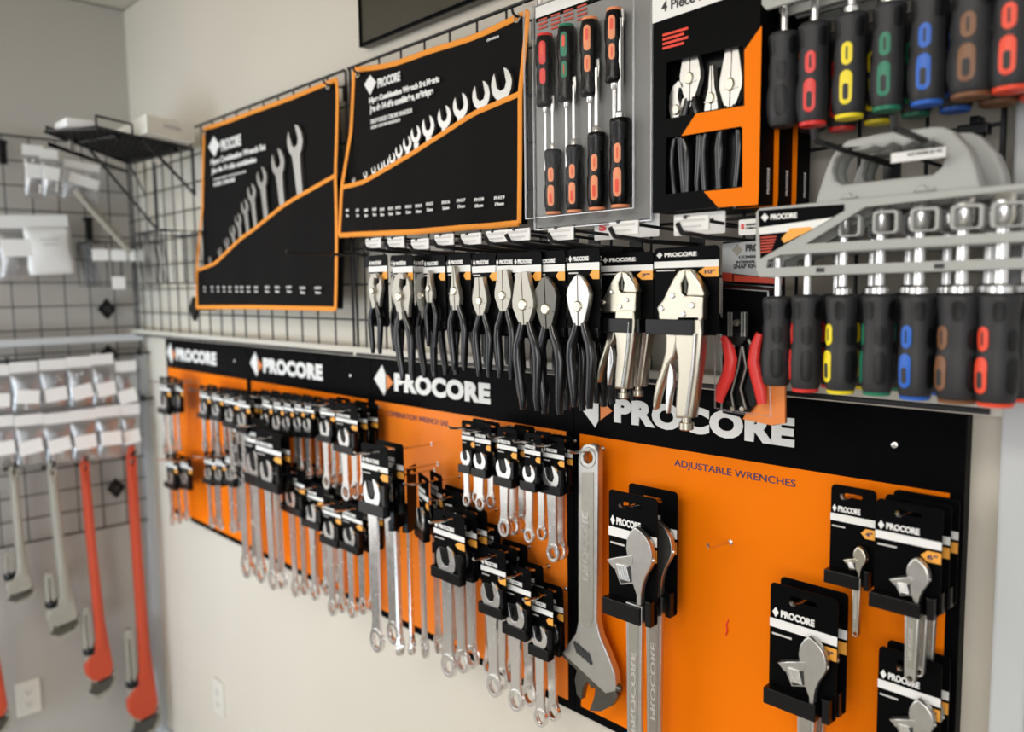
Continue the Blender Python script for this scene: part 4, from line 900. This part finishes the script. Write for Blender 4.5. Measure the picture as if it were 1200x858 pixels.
q = s2([(760, 520), (800, 640), (740, 690)]); MB().tube([(a, y+.003, b) for a, b in s2([(775, 480), (762, 560), (735, 660), (745, 720)])], .0022, 8).tube([(a, y+.003, b) for a, b in s2([(778, 480), (792, 560), (770, 640), (790, 720)])], .0022, 8).build('spring_arms', M['dark'], t, True)
for a_, b_ in ((748, 718), (785, 718)):
    p = s2([(a_, b_)])[0]; MB().lathe([(.003, -.002), (.003, 0)], p[0], y-.002, p[1], 10, 'y').build('tip_pin', M['nickel'], t, True)
sh = MB(); P0 = sp([(846, 332), (915, 337), (919, 493), (846, 481)]); 
P1 = sp([(849, 337), (911, 341), (914, 486), (849, 476)])
v0 = [sh.bm.verts.new((a, -.0002, b)) for a, b in P0]; v1 = [sh.bm.verts.new((a, -.022, b)) for a, b in P1]
for i in range(4): sh.bm.faces.new((v0[i], v0[(i+1) % 4], v1[(i+1) % 4], v1[i]))
sh.bm.faces.new(v1)
o = sh.build('clear_bubble', M['clear'], t, bevel=.003)
MB().tube([(a, -.022, b) for a, b in P1], .0011, 6, closed=True).tube([(a, -.001, b) for a, b in P0], .0013, 6, closed=True).build('bubble_edge', M['bagc'], t, True)
MB().mesh(plate_mesh([s2([(735, 470), (812, 470), (822, 520), (812, 600), (826, 700), (800, 735), (735, 735), (712, 700), (745, 600), (752, 520)])], .004, .001), Matrix.Translation((0, -.006, 0))).build('inner_sleeve', M['plastic'], t, True)

# ------------------------------------------------------------------ back wall: pipe wrenches
def pipe_wrench(px0, py0, py1, xw, m, label, hl, px1=None):
    """hang point (px0, py0), bottom of the jaw at py1 (photo pixels); seen on the plane x = xw"""
    y_, z_ = atB(px0, py0, xw); zb = atB(px1 or px0, py1, xw); L = z_-zb[1]; 
    t = thing('pipe_wrench', label, 'pipe wrench', (xw, y_, z_), None)
    lean = math.atan2(zb[0]-y_, L) if px1 else 0
    # local: u along +y (photo right), v up; unit = L
    def U(P): return [(a*hl, -b*L) for a, b in P]
    th = .028
    def pl(P, name, mm, dx=0, t_=th, bv=.004, holes=[]):
        me = plate_mesh([U(P)]+[U(h) for h in holes], t_, bv); me.transform(Matrix.Rotation(PI/2, 4, 'Z')); return MB().mesh(me, Matrix.Translation((dx, 0, 0))).build(name, M[mm], t, True)
    body = [(-.10, -.015), (.10, -.015), (.15, .03), (.17, .40), (.24, .72), (.36, .86), (.42, .93), (.30, .965), (-.20, .975), (-.42, .965), (-.62, .935), (-.66, .90), (-.56, .865), (-.30, .845), (-.16, .80), (-.14, .60), (-.16, .30), (-.15, .03)]
    pl(body, 'handle', m, 0, .030, .006, [[(.07*math.cos(k*PI/6), .035+.020*math.sin(k*PI/6)) for k in range(12)]])
    pl([(-.09, .10), (.09, .10), (.15, .72), (.18, .84), (-.05, .84), (-.08, .6)], 'handle_rib', m, .012, .014, .004)
    pl([(-.60, .66), (-.52, .635), (-.38, .635), (-.30, .66), (-.30, .90), (-.24, 1.0), (.30, .985), (.46, .95), (.52, .975), (.44, 1.02), (.20, 1.045), (-.30, 1.06), (-.52, 1.02), (-.60, .92)], 'hook_jaw', 'alu', 0, .020, .003, [[(-.50, .67), (-.42, .67), (-.42, .83), (-.50, .83)]])
    pl([(-.56, 1.015), (-.28, 1.035), (.20, 1.02), (.40, .985), (.42, .972), (-.22, .985), (-.45, .97)], 'jaw_teeth', 'dark', .002, .022, .001)
    n = MB(); q = U([(-.42, .835)])[0]; n.lathe([(.20*hl, -.010), (.23*hl, -.006), (.23*hl, .008), (.2*hl, .012)], 0, q[0], q[1], 18); n.build('adjusting_nut', M['plastic'], t, True)
    t.rotation_euler = (-lean*0+lean, 0, 0)
    MB().tube([(-.001, 0, 0), (0.0, 0, .0)], .001, 6).bm.free()
    hk = thing('grid_hook', label.split(' ')[0]+' '+'hook the '+' '.join(label.split(' ')[1:7]).replace('pipe wrench', 'pipe wrench')+' hangs on' if False else 'black hook carrying the '+label, 'hook', (-2.962, y_, z_-.035*L+.012))
    MB().box(0.001, 0, 0, .004, .022, .04).build('back_clip', M['wire'], hk); MB().tube([(0, 0, 0), (.08, 0, .004), (.11, 0, .010), (.118, 0, .024)], .0045, 8).build('prong', M['wire'], hk, True)
    return t
pipe_wrench(98, 536, 802, -2.885, 'pipered', 'left red pipe wrench on the back wall', .080, 121)
pipe_wrench(153, 527, 848, -2.885, 'pipered', 'right and longer red pipe wrench by the corner', .094, 172)
pipe_wrench(60, 545, 735, -2.885, 'alu', 'right grey pipe wrench on the back wall', .085, 78)
pipe_wrench(15, 548, 697, -2.885, 'alu', 'left and shorter grey pipe wrench', .072, 26)
pipe_wrench(-22, 560, 850, -2.885, 'pipered', 'red pipe wrench cut off by the left edge', .085, -6)

# outlets
for wall, (a, b), l in (('B', (33, 817), 'ivory wall outlet below the grey pipe wrenches'), ('F', (258, 817), 'ivory wall outlet under the orange boards')):
    if wall == 'B': y_, z_ = atB(a, b, -3.0); t = thing('wall_outlet', l, 'outlet', (-3.009, y_, z_), 'ivory wall outlets'); t.rotation_euler = (0, 0, PI/2)
    else: x_, z_ = at(a, b, .02); t = thing('wall_outlet', l, 'outlet', (x_, WY-.0001, z_), 'ivory wall outlets')
    if wall == 'F': t['group'] = 'ivory wall outlets'
    if wall == 'B': t.location.x = -3.0
    MB().mesh(plate_mesh([rrect(-.036, .036, -.058, .058, .004)], .007, .0015), Matrix.Translation((0, -.0035, 0))).build('cover_plate', M['outlet'], t)
    for dz in (.02, -.02):
        f = MB().mesh(plate_mesh([rrect(-.016, .016, dz-.014, dz+.014, .006)], .003, .0006), Matrix.Translation((0, -.0078, 0))).build('socket', M['outlet'], t)
        MB().box(-.006, -.0096, dz+.002, .002, .001, .008).box(.006, -.0096, dz+.002, .002, .001, .007).box(0, -.0096, dz-.008, .004, .001, .004).build('socket_slots', M['slot'], f)

# bagged small parts, hanging in two rows
def bag(px, py, wpx, hpx, xw, label, lab_off=.62, tilt=0.0, group=None, seed=0, content=True, plain=False):
    rnd = random.Random(seed); y_, z_ = atB(px, py, xw); w_ = abs(atB(px+wpx/2, py, xw)[0]-atB(px-wpx/2, py, xw)[0]); h = z_-atB(px, py+hpx, xw)[1]
    t = thing('parts_bag', label, 'bag', (xw, y_, z_), group); t.rotation_euler = (tilt, rnd.uniform(-.05, .05), 0)
    hd = MB().box(0, 0, -h*.11, .002, w_*.96, h*.22).build('header_card', M['white2'], t)
    bm = MB(); g = []; n = 8
    for i in range(n+1):
        v = i/n; row_ = []
        for j in range(n+1):
            u = j/n; d = .012*math.sin(PI*min(1, v*1.1))**.6*math.sin(PI*u)**.6 if 0 < v < 1 else 0
            row_.append(bm.bm.verts.new((.003+d+rnd.uniform(-.0015, .0015), (u-.5)*w_*(.96+.04*math.sin(v*9+seed)), -h*.2-v*h*.8)))
        g.append(row_)
    for i in range(n):
        for j in range(n): bm.bm.faces.new((g[i][j], g[i+1][j], g[i+1][j+1], g[i][j+1]))
    o = bm.build('clear_pouch' if not plain else 'white_pouch', M['bagc'] if not plain else M['white2'], t, True); s = o.modifiers.new('thickness', 'SOLIDIFY'); s.thickness = .0008
    if plain:
        MB().box(.0175, 0, -h*.42, .0012, w_*.4, h*.03).box(.0175, 0, -h*.50, .0012, w_*.3, h*.03).build('bag_print', M['grp'], t); return t
    MB().box(.017, w_*rnd.uniform(-.05, .05), -h*lab_off, .0012, w_*.80, h*.26, Matrix.Rotation(rnd.uniform(-.2, .2), 3, 'X')).build('paper_label', M['white'], t)
    if content:
        for k in range(3):
            c = MB(); yy, zz = rnd.uniform(-.3, .3)*w_, -h*rnd.uniform(.35, .85)
            c.lathe([(.003, -.014), (.006, -.012), (.006, .006), (.009, .006), (.009, .013), (.004, .013)], .006, yy, zz, 8); c.build('fitting', M['hard'], t, True)
    return t
bags1 = [(-6, 428, 34), (27, 424, 34), (61, 421, 33), (92, 418, 31), (119, 415, 28), (147, 423, 26)]
for i, (a, b, wd) in enumerate(bags1): bag(a, b, wd, 62, -2.90, ORD[i]+' clear bag of small fittings from the left, upper row', .66, 0, 'bags of fittings in the upper row', i)
bags2 = [(-2, 488, 36), (33, 486, 35), (66, 484, 33), (97, 480, 32), (126, 476, 30), (152, 474, 24)]
for i, (a, b, wd) in enumerate(bags2): bag(a, b, wd, 62, -2.88, ORD[i]+' clear bag of small fittings from the left, lower row', .60, 0, 'bags of fittings in the lower row', i+10)
for (z_px, l, xx) in ((425, 'upper', -2.93), (482, 'lower', -2.92)):
    y0_, z0_ = atB(-20, z_px, xx); y1_, z1_ = atB(160, z_px-8, xx)
    tagp(MB().tube([(0, -.25, 0), (0, .24, 0)], .004, 8).box(-.022, -.2, 0, .03, .006, .02).box(-.022, .2, 0, .03, .006, .02).build('hang_bar', M['wire'], None, True, loc=(xx, -.24+.03, (z0_+z1_)/2+.004)), 'black bar carrying the %s row of bagged fittings' % l, 'hang bar')
# upper bags
bag(12, 252, 44, 78, -2.90, 'crumpled clear bag on the far left of the back wall', .5, .05, None, 31)
bag(52, 252, 56, 70, -2.89, 'broad white printed bag hanging on the back wall grid', .5, .06, None, 32, False, True)
bag(38, 170, 26, 62, -2.80, 'small clear bag of fittings high on the left', .5, 0, None, 33)
bag(57, 175, 22, 58, -2.78, 'narrow clear bag hanging below the wire shelf end', .5, 0, None, 34)
bag(96, 190, 44, 46, -2.82, 'clear bag in the shade under the wire shelf', .5, -.1, None, 35)
for (a, b, l) in ((3, 178, 'black slot cover at the top left of the back grid'), (104, 268, 'black bracket clip under the shaded bag')):
    y_, z_ = atB(a, b, -2.955); tagp(MB().box(0, 0, 0, .012, .022, .075).box(-.006, 0, .03, .012, .03, .012).build('grid_clip', M['plastic'], None, bevel=.002, loc=(-2.955, y_, z_)), l, 'clip')

# ------------------------------------------------------------------ corner shelf: wire shelf on diagonal braces with a white box
zsh = .412
QA, QB, QC, QD = (-2.35, -.41), (-2.76, -.07), (-2.36, -.035), (-2.21, -.33)      # corners of the tilted corner shelf
t = thing('wire_shelf', 'black wire shelf set askew high in the corner, carrying a white carton', 'shelf', (QB[0], QB[1], zsh))
q3 = lambda p, z=0: (p[0]-QB[0], p[1]-QB[1], z)
mix = lambda p, q, f: (p[0]+(q[0]-p[0])*f, p[1]+(q[1]-p[1])*f)
MB().tube([q3(QA), q3(QB), q3(QC), q3(QD)], .0045, 8, closed=True).build('shelf_rim', M['wire'], t, True)
mb = MB()
for k in range(1, 16): mb.tube([q3(mix(QA, QB, k/16)), q3(mix(QD, QC, k/16))], .002, 6)
for k in range(1, 8): mb.tube([q3(mix(QA, QD, k/8), -.003), q3(mix(QB, QC, k/8), -.003)], .002, 6)
mb.build('shelf_wires', M['wire'], t, True)
MB().prism([q3(mix(QA, QC, .06))[:2], q3(mix(QB, QD, .06))[:2], q3(mix(QC, QA, .06))[:2], q3(mix(QD, QB, .06))[:2]], .002, .0035, 'z').build('shelf_dark_sheet', M['plastic'], t)  # thin dark sheet added to make the shelf interior look dark
MB().tube([q3(QD, 0), q3(QD, .028), q3(mix(QD, QC, .35), .028), q3(mix(QD, QC, .35), 0)], .0035, 6).build('side_rail', M['wire'], t, True)
d_ = (QB[0]-QA[0], QB[1]-QA[1]); ln = math.hypot(*d_); an = math.atan2(d_[1], d_[0]); R_ = Matrix.Rotation(an, 3, 'Z'); m_ = mix(QA, QB, .45); nx, ny = -d_[1]/ln, d_[0]/ln
def strip(f, z, sx_, sy_, sz_, off): p = mix(QA, QB, f); return (p[0]-QB[0]-nx*off*-1, p[1]-QB[1]-ny*off*-1, z, sx_, sy_, sz_)
sgn = 1 if (nx*(-QA[0])+ny*(-1-QA[1])) > 0 else -1
def sb(f, z, sx_, sy_, sz_, off, nm, mm): p = mix(QA, QB, f); return MB().box(p[0]-QB[0]+nx*off*sgn, p[1]-QB[1]+ny*off*sgn, z, sx_, sy_, sz_, R_).build(nm, M[mm], t)
sb(.46, .004, ln*.94, .004, .020, .006, 'price_strip', 'plastic'); sb(.47, -.030, ln*.92, .004, .010, .004, 'lower_rail', 'plastic')
sb(.30, .005, ln*.30, .001, .007, .0086, 'strip_label', 'white2'); sb(.06, .005, .020, .001, .010, .0086, 'strip_sticker', 'red'); sb(.22, -.014, .030, .001, .030, .0105, 'hang_tag', 'white2')
for f in (.25, .9): p = mix(QA, QB, f); q = mix(QD, QC, f); MB().tube([q3(mix(p, q, .1), -.004), q3(mix(p, q, .9), -.004)], .006, 8).build('cross_bar', M['plastic'], t, True)
MB().tube([q3(QB, -.004), (.0, .045, -.10), (.0, .045, .0)], .0042, 8).build('brace', M['wire'], t, True)
MB().tube([q3(mix(QD, QC, .45), -.004), (QC[0]-QB[0], .040, -.13), (QC[0]-QB[0], .040, .0)], .0042, 8).build('brace', M['wire'], t, True)
tagp(MB().tube([(0, 0, 0), (.30, -.28, .19)], .0042, 8).tube([(0, 0, 0), (0, 0, .21)], .0042, 8).build('strut_rod', M['wire'], None, True, loc=(-2.66, -.03, zsh-.215)), 'thin black slanting rod under the corner shelf', 'bracket')
t2 = thing('carton', 'flat white carton lying on the corner wire shelf', 'carton', (-2.226, -.203, zsh+.006))
MB().prism([(0, 0), (-.32, .015), (-.385, .160), (-.068, .155)], 0, .047, 'z').build('carton_body', M['boxw'], t2, bevel=.002)
MB().box(-.0345, .080, .026, .0016, .060, .010, Matrix.Rotation(.413, 3, 'Z')).build('carton_print', M['grp'], t2)
for k, (x_, y_, m_, l) in enumerate(((-2.42, -.29, 'plastic', 'dark packet lying on the wire shelf in front of the white carton'), (-2.52, -.20, 'brown', 'brown packet lying on the wire shelf'), (-2.33, -.345, 'white2', 'pale packet at the front of the wire shelf'))):
    tagp(MB().mesh(plate_mesh([rrect(-.05, .05, -.035, .035, .006)], .022, .004), Matrix.Rotation(PI/2, 4, 'X')).build('packet', M[m_], None, True, loc=(x_, y_, zsh+.0185)), l, 'packet')
# wire baskets below
def basket(x_, y_, z_, w_, d_, h_, label):
    t = thing('wire_basket', label, 'basket', (x_, y_, z_), 'small wire baskets'); mb = MB(); n = 9
    for k in range(n+1):
        a = -w_/2+w_*k/n; mb.tube([(a, -d_/2, h_), (a, -d_/2*.8, 0), (a, d_/2, 0), (a, d_/2, h_)], .0016, 6)
    for k in range(6):
        b = -d_/2+d_*k/5; mb.tube([(-w_/2, b, h_), (-w_/2, b, 0), (w_/2, b, 0), (w_/2, b, h_)], .0016, 6)
    mb.build('basket_wires', M['wire'], t, True)
    MB().tube([(-w_/2, -d_/2, h_), (w_/2, -d_/2, h_), (w_/2, d_/2, h_), (-w_/2, d_/2, h_)], .0035, 8, closed=True).build('basket_rim', M['wire'], t, True)
    return t
y_, z_ = atB(155, 335, -2.80); bk = basket(-2.865, y_-.01, z_, .15, .22, .14, 'wire basket with white labels on the back wall')
for k in range(3): tagp(MB().box(0, 0, 0, .003, .048, .036).build('shelf_label', M['white'], None, bevel=.001, loc=(-2.787, y_-.085+.055*k-.01, z_+.098)), ['left', 'middle', 'right'][k]+' white label of three on the back wire basket', 'label')
tagp(MB().box(0, 0, 0, .003, .04, .04).build('shelf_label', M['white'], None, bevel=.001, loc=(-2.787, y_-.045, z_+.01)), 'single white tag low on the back wire basket', 'label')
x_, z_ = at(208, 332, -.10); basket(x_, -.105, z_, .20, .14, .14, 'small empty wire basket left of the tool rolls')
(ya, za), (yb, zb) = atB(88, 222, -2.76), atB(150, 292, -2.76)
tagp(MB().tube([(0, 0, 0), (0, yb-ya, zb-za)], .012, 8).tube([(.02, .01, -.025), (.02, yb-ya, zb-za-.01)], .006, 8).tube([(-.20, yb-ya, zb-za), (.02, yb-ya, zb-za)], .004, 8).build('angle_strut', M['alu'], None, True, loc=(-2.76, ya, za)), 'slanting grey metal arm below the wire shelf', 'bracket')
